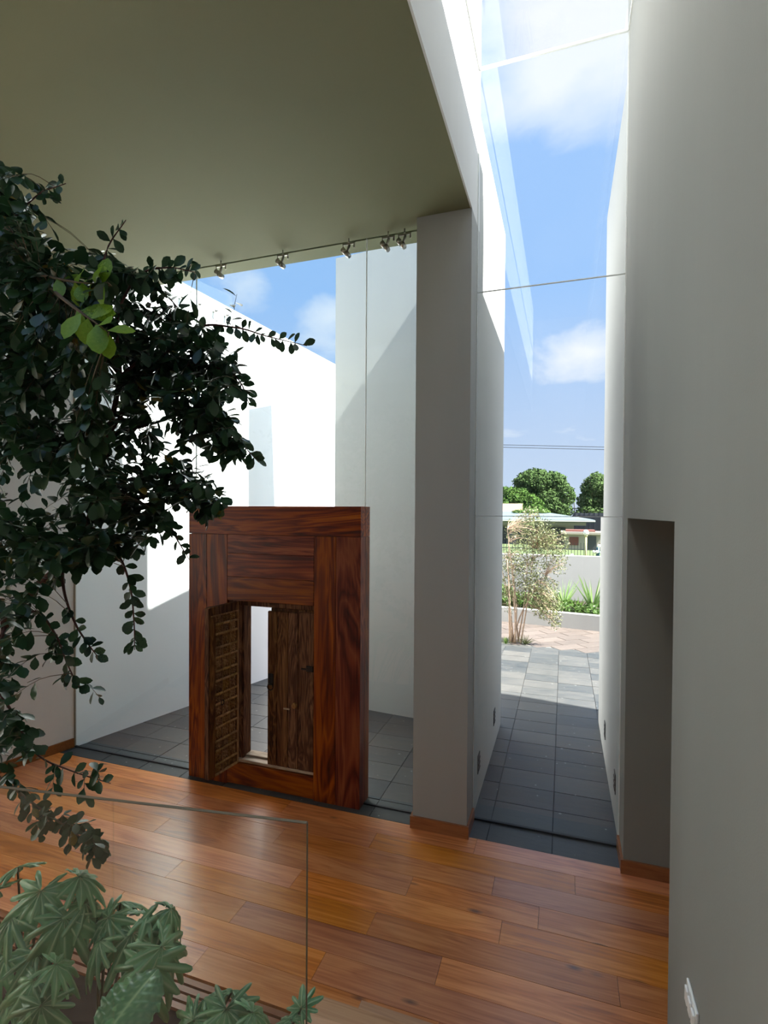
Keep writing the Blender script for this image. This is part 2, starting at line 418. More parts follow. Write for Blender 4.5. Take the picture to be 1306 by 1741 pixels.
# --- timber floor: every plank a part
bm = bmesh.new(); bbox(bm, -6.2, 2.6, 1.25, 4.02, -.12, -.021)
floor = struct(bmobj('floor', bm, 'subfloor'), 'reddish brown timber plank floor with knots and soft sheen')
PW_ = .19
row = 0; y1 = 4.02
rows = []
while y1 > 2.33:
    rows.append((y1-PW_, y1)); y1 -= PW_
FIX = {0: [-2.2, -.6], 1: [-3.1, -1.35, .1], 2: [-2.05, -.42], 3: [-3.0, -.95, -.12], 4: [-1.7, -.33], 5: [-2.55, -1.08, .3], 6: [-1.9, -.62], 7: [-2.7, -1.25, .02], 8: [-1.9, -.55]}
for r, (a, b) in enumerate(rows):
    x = lwx(b)-.06; end = 2.55 if a > DY0-.1 else XR-.001
    cuts = [c for c in FIX.get(r, [])] + [1.45 if r % 2 else 1.1]
    xs = [x] + ([lwx(b)+random.uniform(.5, 1.0)] if r % 2 else []) + [c for c in cuts if c < end-.2] + [end]
    xs = sorted(xs)
    for i in range(len(xs)-1):
        if xs[i+1]-xs[i] < .08: continue
        box('plank', xs[i]+.001, xs[i+1]-.001, a+.0012, b-.0012, -.02, random.uniform(-.0006, .0006), 'floor_wood', floor)
# --- linear timber grille in the floor beside the planting bed
gr = tag(empty('floor_grille', (-3.2, 2.24, 0)), 'slatted timber floor grille between plank floor and planting bed', 'grille')
gy0, gy1 = 2.13, rows[-1][0]-.004
ns = 4
for k in range(ns):
    yy = gy0 + (gy1-gy0)*(k+.5)/ns
    box('slat', -5.2, -1.02, yy-.015, yy+.015, -.05, -.004, 'baseboard_wood', gr)
for xx in (-4.6, -3.8, -3.0, -2.2, -1.4):
    box('cross_bar', xx-.015, xx+.015, gy0, gy1, -.09, -.052, 'rubber', gr)
bm = bmesh.new(); bbox(bm, -6.0, -1.02, .9, 2.125, -.3, -.06)
struct(bmobj('planting_bed', bm, 'soil'), 'dark soil bed under the foliage')

# --- slate paving: every tile a part
bm = bmesh.new(); bbox(bm, -6, 3.2, 4.02, 10.05, -.15, -.008)
slatebase = struct(bmobj('floor_slate', bm, 'grout'), 'dark blue grey slate tile paving in passage and courtyard')
TX, TY, X0 = .478, .3215, -.054
def tilemesh(name, a, b):
    bm = bmesh.new(); bbox(bm, -a/2, a/2, -b/2, b/2, -.02, 0)
    me = bpy.data.meshes.new(name); bmesh.ops.recalc_face_normals(bm, faces=bm.faces); bm.to_mesh(me); bm.free(); return me
T_full, T_strip = tilemesh('slate_tile', TX-.006, TY-.006), tilemesh('slate_tile_strip', TX-.006, .258)
def tile(me, x, y, amp=.0018):
    o = meshobj('slate_tile', me, 'slate', slatebase)
    o.location = (x, y, random.uniform(-.002, .001)); o.rotation_euler = (random.uniform(-amp, amp)*2, random.uniform(-amp, amp), 0)
for k in range(-10, 2):
    cx = X0 + TX*(k+.5)
    if cx > lwx(4.2)-.1 and cx < .6: tile(T_strip, cx, 4.152)
    for j in range(18):
        cy = 4.29 + TY*(j+.5)
        if cx < lwx(cy)-.1 or cx > 1.0: continue
        if cy > 6.5 and -2.7 < cx < -1.6 and cy > 8.2: continue
        if cx < -1.7 and cy > 8.4: continue
        if cx > .65 and cy < 6.3: continue
        tile(T_full, cx, cy)

# --- plaza beyond: diagonal pinkish stones
bm = bmesh.new(); bbox(bm, -8, 8, 10.05, 12.9, -.15, -.010)
plaza = struct(bmobj('pavement', bm, 'plaza_joint'), 'pinkish grey stone paving laid on the diagonal beyond the slate')
pm = tilemesh('paving_stone', .585, .285)
ca, sa = math.cos(math.radians(38)), math.sin(math.radians(38))
for i in range(-14, 15):
    for j in range(-14, 15):
        u = i*.6 + (.3 if j % 2 else 0); v = j*.3
        x = -.2 + u*ca - v*sa; y = 11.3 + u*sa + v*ca
        if not (10.30 < y < 12.6 and -1.75 < x < 1.35): continue
        o = meshobj('paving_stone', pm, 'plaza_stone', plaza)
        o.location = (x, y, random.uniform(-.003, .002)); o.rotation_euler = (0, 0, math.radians(38))
box('paving_border', -2.3, 2.0, 10.055, 10.25, -.02, -.002, 'slate', plaza)
bm = bmesh.new(); bbox(bm, -60, 60, 6.0, 160, -.6, -.16)
struct(bmobj('ground', bm, 'asphalt'))
bm = bmesh.new(); bbox(bm, -40, 40, 14.75, 27.2, -.16, .95)
struct(bmobj('ground_lawn', bm, 'lawn'), 'raised lawn behind the grey garden wall')

# --- baseboards
def baseb(name, x0, x1, y0, y1):
    return struct(box(name, x0, x1, y0, y1, 0.0, .095, 'baseboard_wood'))
b1 = baseb('baseboard_pier', -1.128, XL+.018, 3.982, 4.0)
box('return_board', XL, XL+.018, 4.0, YG-.01, 0, .095, 'baseboard_wood', b1)
box('return_board', -1.128, -1.11, 4.0, YC-.01, 0, .095, 'baseboard_wood', b1)
b2 = baseb('baseboard_right', XR-.018, 2.58, DY1-.018, DY1)
box('return_board', XR-.018, XR, DY1, YG-.01, 0, .095, 'baseboard_wood', b2)
bm = bmesh.new()
prism(bm, [(lwx(2.2), 2.2), (lwx(2.2)+.018, 2.2), (lwx(4.165)+.018, 4.165), (lwx(4.165), 4.165)], 0, .095)
struct(bmobj('baseboard_left', bm, 'baseboard_wood'))

# --- glazing of the slot: three panes one above the other, roof lights, then courtyard panes
def pane(parent, name, x0, x1, y0, y1, z0, z1, m='pane_glass'):
    return box(name, x0, x1, y0, y1, z0, z1, m, parent)
w1 = struct(empty('window_1', (-.13, YG, 0)), 'tall frameless glass wall closing the narrow passage')
zs = [.012, 2.478, 4.278, ROOF-.012]
for a, b in zip(zs[:-1], zs[1:]):
    pane(w1, 'pane', XL+.004, XR-.004, YG-.006, YG+.006, a+.004, b-.004)
for z in zs[1:3]:
    box('joint_seal', XL+.004, XR-.004, YG-.007, YG+.007, z-.0028, z+.0028, 'silicone', w1)
box('bottom_track', XL, XR, YG-.012, YG+.012, 0.0, .014, 'rubber', w1)
for x in (XL+.004, XR-.004):
    box('edge_seal', x-.004, x+.004, YG-.007, YG+.007, .012, ROOF, 'silicone', w1)
w2 = struct(empty('window_2', (-.13, 1.5, ROOF)), 'frameless glass skylight over the slot')
ys = [YG+.006, 2.9, 1.5, .1, -1.3, -2.5, -3.6]
for a, b in zip(ys[:-1], ys[1:]):
    pane(w2, 'pane', XL+.004, XR-.004, b+.004, a-.004, ROOF-.006, ROOF+.008)
box('front_seal', XL, XR, YG-.008, YG+.008, ROOF-.012, ROOF+.01, 'silicone', w2)
for x in (XL+.005, XR-.005):
    box('edge_seal', x-.005, x+.005, -3.6, YG, ROOF-.012, ROOF+.010, 'silicone', w2)
w4 = struct(empty('added_roof_light', (-2.7, 0, SLAB)), 'unseen roof light added over the planting bed to brighten the room')
for k in range(3):
    a_ = SKX0+(SKX1-SKX0)*k/3; pane(w4, 'pane', a_+.004, a_+(SKX1-SKX0)/3-.004, SKY0-.05, SKY1+.05, SLAB+.002, SLAB+.016)
w3 = struct(empty('window_3', (-3, YC, 0)), 'frameless courtyard glass wall on both sides of the wooden portal')
PX0, PX1, PY0, PY1, PZ = -3.33, -1.595, 4.075, 4.29, 2.55
pane(w3, 'pane', lwx(YC)+.004, PX0-.004, YC-.006, YC+.006, .012, CEIL+.012, 'courtyard_glass')
pane(w3, 'pane', PX0+.004, PX1-.008, YC-.006, YC+.006, PZ+.006, CEIL+.012, 'courtyard_glass')
pane(w3, 'pane', PX1+.004, -1.114, YC-.006, YC+.006, .012, CEIL+.012, 'courtyard_glass')
box('joint_seal', PX0-.0025, PX0+.0025, YC-.007, YC+.007, PZ, CEIL, 'silicone', w3)
box('joint_seal', PX1-.0045, PX1+.0005, YC-.007, YC+.007, PZ, CEIL, 'silicone', w3)
box('bottom_track', lwx(YC), PX0, YC-.010, YC+.010, 0, .012, 'rubber', w3)
box('bottom_track', PX1, -1.11, YC-.010, YC+.010, 0, .012, 'rubber', w3)
box('edge_seal', lwx(YC), lwx(YC)+.008, YC-.008, YC+.008, .0, CEIL, 'glass_edge', w3)

# ================================================================== WOODEN PORTAL
portal = tag(empty('wooden_portal', ((PX0+PX1)/2, (PY0+PY1)/2, 0)), 'freestanding polished dark wood portal block framing a small antique door', 'portal')
YM = 4.185
boards = [  # x0,x1,z0,z1,direction
    (PX0, PX1, 2.292, PZ, 'flat'),
    (PX0, -3.13, 0, 2.292, 'upright'), (-3.13, -2.905, 0, 2.292, 'upright'),
    (-2.905, -2.027, 2.120, 2.292, 'flat'), (-2.905, -2.027, 1.908, 2.120, 'flat'), (-2.905, -2.027, 1.690, 1.908, 'flat'),
    (-2.027, -1.822, 0, 2.292, 'upright'), (-1.822, PX1, 0, 2.292, 'upright'),
    (-2.905, -2.027, .012, .205, 'flat')]
for x0, x1, z0, z1, d in boards:
    box('board', x0+.0012, x1-.0012, PY0+random.uniform(0, .001), YM-.001, z0+.001, z1-.001, 'portal_wood_'+d, portal, .0015)
    box('back_board', x0+.0012, x1-.0012, YM+.001, PY1, z0+.001, z1-.001, 'portal_wood_'+d, portal, .0015)
# old lining, sill
box('jamb_lining', -2.903, -2.765, 4.13, 4.255, .232, 1.66, 'old_wood', portal, .004)
box('head_lining', -2.903, -2.03, 4.10, 4.255, 1.645, 1.689, 'old_wood', portal, .004)
box('sill', -2.903, -2.03, 4.10, 4.288, .206, .232, 'sill_wood', portal, .004)
box('sill_step', -2.80, -2.03, 4.17, 4.27, .233, .250, 'sill_wood', portal, .004)
# plain fixed leaf made of weathered planks
leafR = box('plain_leaf', -2.470, -2.032, 4.118, 4.150, .236, 1.640, 'old_wood', portal, .003)
tag(leafR, 'closed door leaf of dark weathered planks')
for x0, x1 in ((-2.488, -2.395), (-2.392, -2.285), (-2.282, -2.185), (-2.182, -2.032)):
    box('plank', x0, x1, 4.088+random.uniform(0, .006), 4.117, .238, 1.62+random.uniform(-.01, .015), 'old_wood', leafR, .004)
box('latch_plate', -2.478, -2.425, 4.078, 4.088, .955, 1.06, 'iron', leafR, .003)
rod('latch_ring', [Vector((-2.452+.028*math.cos(a), 4.073, .945+.03*math.sin(a))) for a in [i*math.pi/6 for i in range(13)]], .005, 'iron', leafR, sides=6)
box('hinge_strap', -2.10, -2.034, 4.076, 4.088, 1.115, 1.165, 'iron', leafR, .003)
box('hinge_tongue', -2.15, -2.10, 4.078, 4.088, 1.125, 1.140, 'iron', leafR, .002)
sphere('boss', (-2.215, 4.088, .80), .027, 'carved_wood', leafR, 12)
box('scar', -2.325, -2.265, 4.082, 4.090, .755, .77, 'sill_wood', leafR, .003)

# carved leaf, swung open towards the room
hinge = Vector((-2.800, 4.085, 0)); tipv = Vector((-2.846, 3.725, 0))
e = (tipv-hinge); LW_ = e.length; e.normalize(); nrm = Vector((-e.y, e.x, 0))
if nrm.x < 0: nrm = -nrm
LM = Matrix(((e.x, nrm.x, 0, hinge.x), (e.y, nrm.y, 0, hinge.y), (0, 0, 1, 0), (0, 0, 0, 1)))   # u along leaf, v out of carved face
def lbox(name, u0, u1, v0, v1, z0, z1, m, parent, bev=.002):
    c = Vector(((u0+u1)/2, (v0+v1)/2, (z0+z1)/2)); a, b, d = (u1-u0)/2, (v1-v0)/2, (z1-z0)/2
    bm = bmesh.new(); bbox(bm, -a, a, -b, b, -d, d)
    if bev: bmesh.ops.bevel(bm, geom=bm.edges[:], offset=bev, segments=1, affect='EDGES')
    o = bmobj(name, bm, m); mw = LM @ Matrix.Translation(c)
    o.matrix_basis = mw
    if parent is not None: o.parent = parent; o.matrix_parent_inverse = parent.matrix_basis.inverted()
    return o
leafL = lbox('carved_leaf', 0, LW_, -.030, 0, .212, 1.682, 'old_wood', portal, .003)
tag(leafL, 'open door leaf carved in a grid of small panels')
lbox('outer_stile', LW_-.065, LW_, 0.001, .022, .212, 1.682, 'old_wood', leafL)
lbox('edge_strip', LW_+.0005, LW_+.012, -.028, .018, .214, 1.675, 'old_wood', leafL)
lbox('hinge_stile', 0, .022, 0.001, .018, .212, 1.682, 'carved_wood', leafL)
lbox('top_rail', .0225, LW_-.0655, 0.001, .020, 1.605, 1.682, 'old_wood', leafL)
lbox('top_fillet', .01, LW_-.01, .0225, .028, 1.600, 1.612, 'carved_wood', leafL, .001)
ua, ub = .024, LW_-.067
cw = (ub-ua)/3
# alternating tall and short rows
zz = .222; rowsz = []
seq = [.085, .118]; k = 0
while zz < 1.59:
    h = min(seq[k % 2], 1.602-zz); rowsz.append((zz, zz+h)); zz += h; k += 1
def rosette_mesh(a, b):
    bm = bmesh.new(); n = 16
    rim = []; mid = []
    for i in range(n):
        an = 2*math.pi*i/n; s = 1/max(abs(math.cos(an)), abs(math.sin(an)))
        rim.append(bm.verts.new((a*.5*s*math.cos(an), 0.0, b*.5*s*math.sin(an))))
        q = .72 if i % 2 else .50
        mid.append(bm.verts.new((a*.5*q*s*math.cos(an), .017 if i % 2 else .004, b*.5*q*s*math.sin(an))))
    inner = [bm.verts.new((a*.2*math.cos(2*math.pi*i/n), .005, b*.2*math.sin(2*math.pi*i/n))) for i in range(n)]
    c = bm.verts.new((0, .020, 0))
    for i in range(n):
        j = (i+1) % n
        bm.faces.new((rim[i], rim[j], mid[j], mid[i])); bm.faces.new((mid[i], mid[j], inner[j], inner[i])); bm.faces.new((inner[i], inner[j], c))
    me = bpy.data.meshes.new('carved_panel'); bmesh.ops.recalc_face_normals(bm, faces=bm.faces); bm.to_mesh(me); bm.free(); return me
rm = {}
def bobbin_mesh(L):
    V, Fc = [], []; n = 13; s = 6
    for i in range(n):
        x = -L/2 + L*i/(n-1); r = .0098 + .0032*math.cos(i*math.pi)
        for q in range(s): V.append((x, math.cos(2*math.pi*q/s)*r, math.sin(2*math.pi*q/s)*r))
    for i in range(n-1):
        for q in range(s): Fc.append((i*s+q, i*s+(q+1) % s, (i+1)*s+(q+1) % s, (i+1)*s+q))
    me = bpy.data.meshes.new('carved_bar'); me.from_pydata(V, [], Fc); return me
bob = bobbin_mesh(cw-.012)
def lput(name, me, m, u, v, z):
    o = meshobj(name, me, m); o.matrix_basis = LM @ Matrix.Translation((u, v, z))
    o.parent = leafL; o.matrix_parent_inverse = leafL.matrix_basis.inverted(); return o
for (z0, z1) in rowsz:
    h = round(z1-z0, 3)
    if h not in rm: rm[h] = rosette_mesh(cw-.014, h-.016)
    for c in range(3):
        u = ua + cw*(c+.5)
        lput('carved_panel', rm[h], 'carved_wood', u, .002, (z0+z1)/2)
        lput('carved_bar', bob, 'carved_bar_wood', u, .016, z0)
for c in (1, 2):
    lbox('mullion', ua+cw*c-.005, ua+cw*c+.005, .001, .015, .214, 1.604, 'carved_wood', leafL, .002)
rod('pull_ring', [LM @ Vector((ua+cw*2+.006+.018*math.cos(a), .022, .83+.022*math.sin(a))) for a in [i*math.pi/6 for i in range(13)]], .004, 'iron', leafL, sides=6)

# ================================================================== GLASS CLAMPS under the soffit
def clamp(px, py, label):
    p = at(px, py, 4.125); x, y, z = p.x, 4.125, 4.735
    g = tag(empty('glass_clamp', (x, y, CEIL)), label, 'glass clamp', 'steel glass clamps under the ceiling edge')
    rod('rod', [(x+.005, y, CEIL), (x+.005, y, z+.03)], .006, 'steel', g)
    box('arm', x-.05, x+.062, y-.008, y+.008, z+.022, z+.036, 'steel', g, .002)
    box('end_finger', x+.048, x+.060, y-.006, y+.006, z-.008, z+.021, 'steel', g, .002)
    rod('knuckle', [(x+.012, y, z+.021), (x-.012, y+.004, z-.042)], .011, 'steel', g)
    for dx, dz in ((-.042, -.018), (-.012, -.048)):
        rod('disc', [(x+dx, y-.012, z+dz), (x+dx, YC-.008, z+dz)], .021, 'steel', g, sides=14)
    rod('link', [(x-.046, y, z+.021), (x-.042, y, z-.01)], .005, 'steel', g)
for (px, py), lab in zip([(375, 460), (480, 443), (592, 424), (659, 411), (687, 407)],
        ['steel glass clamp furthest from the pier, beside the topmost leaf tips', 'steel glass clamp second from the leaf tips under the ceiling edge', 'steel glass clamp above the corner of the wing wall',
         'steel glass clamp of the close pair, the one further from the pier', 'steel glass clamp closest to the white pier']):
    clamp(px, py, lab)
# glass strip bolted to the top of the courtyard wall
gs = tag(empty('glass_strip', (lwx(5.4)+.04, 5.4, 5.1)), 'pale glass strip bolted along the top of the sunlit courtyard wall', 'glass strip')
def lwbox(name, y0, y1, o0, o1, z0, z1, m, parent):
    bm = bmesh.new(); prism(bm, [(lwx(y0)+o0, y0), (lwx(y1)+o0, y1), (lwx(y1)+o1, y1), (lwx(y0)+o1, y0)], z0, z1)
    return bmobj(name, bm, m, parent)
lwbox('pane', 4.45, 6.15, .045, .055, 5.08, 5.45, 'balustrade_glass', gs)
for yy in (4.7, 5.05, 5.40, 5.65, 5.9, 6.08):
    rod('bolt', [(lwx(yy), yy, 5.155), (lwx(yy)+.07, yy-.018, 5.155)], .016, 'steel', gs, sides=10)

# ================================================================== STEP LIGHTS in passage walls, wall plate
for x, s, y, lab in ((XL, 1, 5.67, 'black recessed wall light low on the courtyard side of passage, further one'), (XL, 1, 4.58, 'black recessed wall light low on the pier side, close to the glass'),
                (XR, -1, 5.70, 'black recessed wall light low on the doorway side of passage, further one'), (XR, -1, 4.62, 'black recessed wall light low on the doorway side, close to the glass')):
    g = tag(empty('step_light', (x, y, .25)), lab, 'wall light', 'recessed lights low in the passage walls')
    xa, xb = sorted((x+s*.001, x+s*.006))
    box('frame', xa, xb, y-.055, y+.055, .245, .405, 'black_plastic', g, .001)
    xa, xb = sorted((x+s*.0065, x+s*.010))
    for k in range(3): box('louvre', xa, xb, y-.045, y+.045, .27+k*.042, .282+k*.042, 'rubber', g)
sw = tag(empty('wall_plate', (XR, 1.93, .84)), 'white switch plate on the tall plaster wall', 'switch plate')
box('plate', XR-.008, XR-.0005, 1.862, 2.002, .845, .93, 'white_plastic', sw, .002)
for k in range(3):
    box('rocker', XR-.016, XR-.0085, 1.872+k*.044, 1.905+k*.044, .862, .913, 'white_plastic', sw, .002)

# ================================================================== STAIR, LANDING, BALUSTRADE
st = struct(empty('stair', (-.3, 1.6, 0)), 'timber steps down to the plank floor')
for z, yb_, x0 in ((.17, 2.316, -.890), (.34, 2.108, -1.006), (.51, 1.86, -1.006), (.68, 1.61, -1.006)):
    box('tread', x0, XR-.002, .9, yb_, z-.035, z, 'stair_wood', st, .003)
    box('riser', x0+.01, XR-.004, .9, yb_-.015, z-.168, z-.036, 'stair_wood', st)
box('stringer', -1.06, -1.008, 1.0, 2.03, 0, .30, 'stair_wood', st, .003)
bm = bmesh.new(); bbox(bm, -7.2, XR-.002, -3.6, .885, -.06, .85)
struct(bmobj('landing', bm, 'stair_wood'), 'timber landing above the planting bed')
bal = tag(empty('glass_balustrade', (-1.2, 1.13, .85)), 'low frameless glass balustrade pane beside the plants', 'balustrade')
A = Vector((-.616, 1.205)); B = Vector((-1.168, 1.122)); dd = (A-B).normalized(); nn = Vector((-dd.y, dd.x))
def balpane(name, p, q, z0, z1, th, m, parent):
    bm = bmesh.new(); prism(bm, [(p-nn*th)[:], (q-nn*th)[:], (q+nn*th)[:], (p+nn*th)[:]], z0, z1)
    return bmobj(name, bm, m, parent)
C2 = B - dd*2.6
balpane('pane', B+dd*.002, A, .70, 1.70, .005, 'balustrade_glass', bal)
balpane('pane', C2, B-dd*.002, .70, 1.70, .005, 'balustrade_glass', bal)
balpane('edge', A+dd*.0005, A+dd*.0016, .70, 1.70, .005, 'glass_edge', bal)
balpane('top_edge', C2, A, 1.7003, 1.7018, .0052, 'glass_edge', bal)
balpane('shoe', C2, A, .66, .70, .02, 'steel', bal)

# ================================================================== PLANTS
def leaf_ficus_mesh(name, wid=.55, fold=.10, curl=.12):
    st_ = [(0, .04), (.12, .22), (.38, .82), (.66, 1.0), (.88, .62), (1.0, .03)]
    V, Fc = [], []
    for t, wv in st_:
        z = -curl*t*t; ww = wid/2*wv
        V += [(-ww, t, z+fold*ww*2), (0, t, z), (ww, t, z+fold*ww*2)]
    for i in range(len(st_)-1):
        a = i*3; Fc += [(a, a+1, a+4, a+3), (a+1, a+2, a+5, a+4)]
    return V, Fc
LEAF_V, LEAF_F = leaf_ficus_mesh('leaf')
def leafmesh(m):
    me = bpy.data.meshes.new('leaf'); me.from_pydata(LEAF_V, [], LEAF_F); me.materials.append(MATS[m])
    for p in me.polygons: p.use_smooth = True
    return me
def leaf_matrix(p, d, up_, s, wscale=1.0):
    y = d.normalized(); x = y.cross(up_)
    if x.length < 1e-3: x = y.cross(Vector((1, 0, 0)))
    x.normalize(); z = x.cross(y)
    return Matrix(((x.x*s*wscale, y.x*s, z.x*s, p.x), (x.y*s*wscale, y.y*s, z.y*s, p.y), (x.z*s*wscale, y.z*s, z.z*s, p.z), (0, 0, 0, 1)))

def inpoly(x, y, P):
    c = False; j = len(P)-1
    for i in range(len(P)):
        if (P[i][1] > y) != (P[j][1] > y) and x < (P[j][0]-P[i][0])*(y-P[i][1])/(P[j][1]-P[i][1])+P[i][0]: c = not c
        j = i
    return c

rnd = random.Random(11)
tree = tag(empty('ficus_tree', (-2.75, 1.7, -.06)), 'dense dark green small leaved tree drooping over the planting bed', 'tree')
trunk_pts = [Vector((-2.75, 1.70, -.06)), Vector((-2.78, 1.72, .6)), Vector((-2.72, 1.75, 1.3)), at(10, 1060, 1.80), at(105, 960, 1.86), at(150, 890, 1.9), at(185, 740, 1.9), at(205, 640, 1.92)]
tp = smoothline(trunk_pts, 5)
V, Fc = [], []; tube(V, Fc, tp, .032, .010, 8); pyobj('trunk', V, Fc, 'red_bark', tree, True)
# main limbs: (px, py, depth) through space
limbs = [
    [(185, 740, 1.9), (250, 640, 1.95), (330, 560, 2.0), (400, 557, 2.05), (455, 572, 2.08), (522, 588, 2.12)],
    [(205, 640, 1.92), (200, 540, 1.85), (235, 470, 1.85), (285, 455, 1.85), (332, 463, 1.86)],
    [(205, 640, 1.92), (170, 520, 1.8), (180, 430, 1.8), (214, 374, 1.8)],
    [(205, 640, 1.92), (110, 520, 1.75), (20, 400, 1.7), (60, 335, 1.72), (112, 312, 1.75)],
    [(20, 400, 1.7), (-20, 330, 1.68), (-10, 270, 1.68)],
    [(185, 740, 1.9), (260, 720, 1.95), (340, 700, 2.0), (400, 745, 2.05), (440, 786, 2.08)],
    [(250, 640, 1.95), (330, 620, 2.0), (400, 640, 2.05), (425, 690, 2.08)],
    [(150, 890, 1.9), (230, 850, 1.95), (300, 840, 2.0), (385, 862, 2.05)],
    [(230, 850, 1.95), (280, 880, 1.98), (300, 915, 2.0), (322, 952, 2.02)],
    [(150, 890, 1.9), (180, 925, 1.9), (205, 950, 1.9), (222, 1000, 1.9), (228, 1060, 1.9), (229, 1105, 1.9)],
    [(105, 960, 1.86), (110, 1010, 1.82), (128, 1060, 1.8), (150, 1095, 1.8), (166, 1116, 1.8)],
    [(10, 1060, 1.80), (60, 1040, 1.76), (95, 1080, 1.75), (115, 1130, 1.75), (136, 1172, 1.75)],
    [(10, 1060, 1.80), (-10, 1150, 1.7), (20, 1210, 1.7), (60, 1280, 1.72), (120, 1310, 1.74), (188, 1332, 1.76)],
    [(-10, 1150, 1.7), (-20, 1290, 1.66), (30, 1345, 1.66), (90, 1390, 1.68), (140, 1425, 1.7), (183, 1440, 1.72)],
    [(205, 640, 1.92), (90, 640, 1.7), (0, 600, 1.6), (-60, 560, 1.55)],
    [(185, 740, 1.9), (90, 760, 1.75), (0, 740, 1.65)],
    [(105, 960, 1.86), (40, 930, 1.75), (-30, 900, 1.7)],
    [(205, 640, 1.92), (270, 580, 2.1), (300, 520, 2.15)],
    [(110, 520, 1.75), (60, 470, 1.55), (120, 478, 1.45), (190, 486, 1.45)],
    [(60, 470, 1.55), (110, 510, 1.42), (150, 540, 1.4), (185, 565, 1.4)],
    [(10, 1060, 1.80), (-80, 900, 1.75), (-150, 740, 1.75), (-190, 580, 1.8)],
    [(-80, 900, 1.75), (-160, 880, 1.65), (-230, 840, 1.6)],
    [(-150, 740, 1.75), (-110, 600, 1.75), (-120, 460, 1.75)],
]
nodes = []
for L in limbs:
    pts = smoothline([at(*q) for q in L], 6)
    V, Fc = [], []; tube(V, Fc, pts, .0085, .0018, 6); pyobj('branch', V, Fc, 'twig_bark' if L[0][2] < 1.8 else 'red_bark', tree, True)
    nodes += [(p, i/len(pts)) for i, p in enumerate(pts)]
dense = [(-50, 280), (15, 300), (45, 350), (80, 385), (110, 430), (160, 450), (200, 440), (240, 475), (275, 505), (330, 545), (365, 570), (395, 600), (405, 640), (385, 690), (400, 730),
         (412, 765), (398, 795), (352, 800), (385, 858), (330, 890), (280, 885), (250, 935), (190, 945), (140, 955), (105, 985), (85, 1000), (60, 985), (30, 1030), (20, 1100), (50, 1130), (25, 1175), (-50, 1180)]
low = [(-50, 1180), (10, 1180), (45, 1230), (60, 1265), (30, 1300), (-50, 1300)]
holes = [(262, 722, 26), (300, 745, 20), (20, 800, 26), (30, 840, 22), (120, 1000, 14), (235, 770, 12), (345, 785, 16)]
leaves = []      # (matrix, material, size key)
TV, TF = [], []
def twig_leaves(p0, p1, n, size, young=False, droop=.35, spread=1.0):
    """a twig from p0 to p1 carrying n leaves on its outer half"""
    mid = (p0+p1)/2 + Vector((0, 0, .02+.05*(p1-p0).length))
    pts = smoothline([p0, mid, p1], 3)
    tube(TV, TF, pts, .0022, .0009, 3, False)
    L = (p1-p0).length; d = (p1-mid).normalized()
    reach = min(1.0, .17/max(L, .01))
    for k in range(n):
        t = 1-reach*(1-(k+.6)/n)
        q = pts[min(len(pts)-1, int(t*(len(pts)-1)))].lerp(p1, max(0, t-.5)) if t < .98 else p1
        q = p1 - d*(1-t)*L if L < .3 else p1 - d*.17*(1-(k+.6)/n)
        side = d.cross(Vector((0, 0, 1)))
        if side.length < .1: side = Vector((1, 0, 0))
        side.normalize()
        an = k*2.4 + rnd.uniform(-.6, .6)
        off = side*math.cos(an) + d.cross(side)*math.sin(an)
        v = d*rnd.uniform(.3, .8) + off*rnd.uniform(.5, 1.0)*spread + Vector((0, 0, -droop*rnd.uniform(.2, 1.2)))
        upv = Vector((rnd.uniform(-.5, .5), rnd.uniform(-.7, .3), 1))
        s = size*rnd.uniform(.72, 1.2)
        m = 'ficus_leaf_young' if young else ('ficus_leaf_old' if rnd.random() < .012 else 'ficus_leaf')
        leaves.append((leaf_matrix(q, v, upv, s, rnd.uniform(.9, 1.15)), m, (q-EYE).dot(_F)/s))
def nearest(p):
    best = None; bd = 9
    for q, t in nodes:
        d_ = (p-q).length + (.15 if t < .15 else 0)
        if .05 < d_ < bd: bd, best = d_, q
    return best
cnt = 0
while cnt < 980:
    x, y = rnd.uniform(-50, 420), rnd.uniform(270, 1200)
    if not inpoly(x, y, dense): continue
    if any((x-hx)**2 + (y-hy)**2 < hr*hr for hx, hy, hr in holes): continue
    if y > 940 and rnd.random() < .45: continue
    if x < 150 and 780 < y < 930 and rnd.random() < .45: continue
    if x > 215 and y < 560 and rnd.random() < .5: continue
    lo, hi = (1.42, 2.0) if x < 180 else (1.75, 2.3)
    p = at(x, y, rnd.uniform(lo, hi)); q = nearest(p)
    twig_leaves(q, p, rnd.randint(6, 9), .070 if x > 200 else .074); cnt += 1
cnt = 0
while cnt < 26:
    x, y = rnd.uniform(-50, 65), rnd.uniform(1180, 1300)
    if not inpoly(x, y, low): continue
    p = at(x, y, rnd.uniform(1.5, 1.85)); twig_leaves(nearest(p), p, 6, .075); cnt += 1
cnt = 0
while cnt < 230:      # the crown goes on beside the view
    x, y = rnd.uniform(-270, -50), rnd.uniform(380, 1020)
    if ((x+130)/150)**2 + ((y-690)/330)**2 > 1: continue
    p = at(x, y, rnd.uniform(1.5, 2.0)); twig_leaves(nearest(p), p, rnd.randint(6, 8), .072); cnt += 1
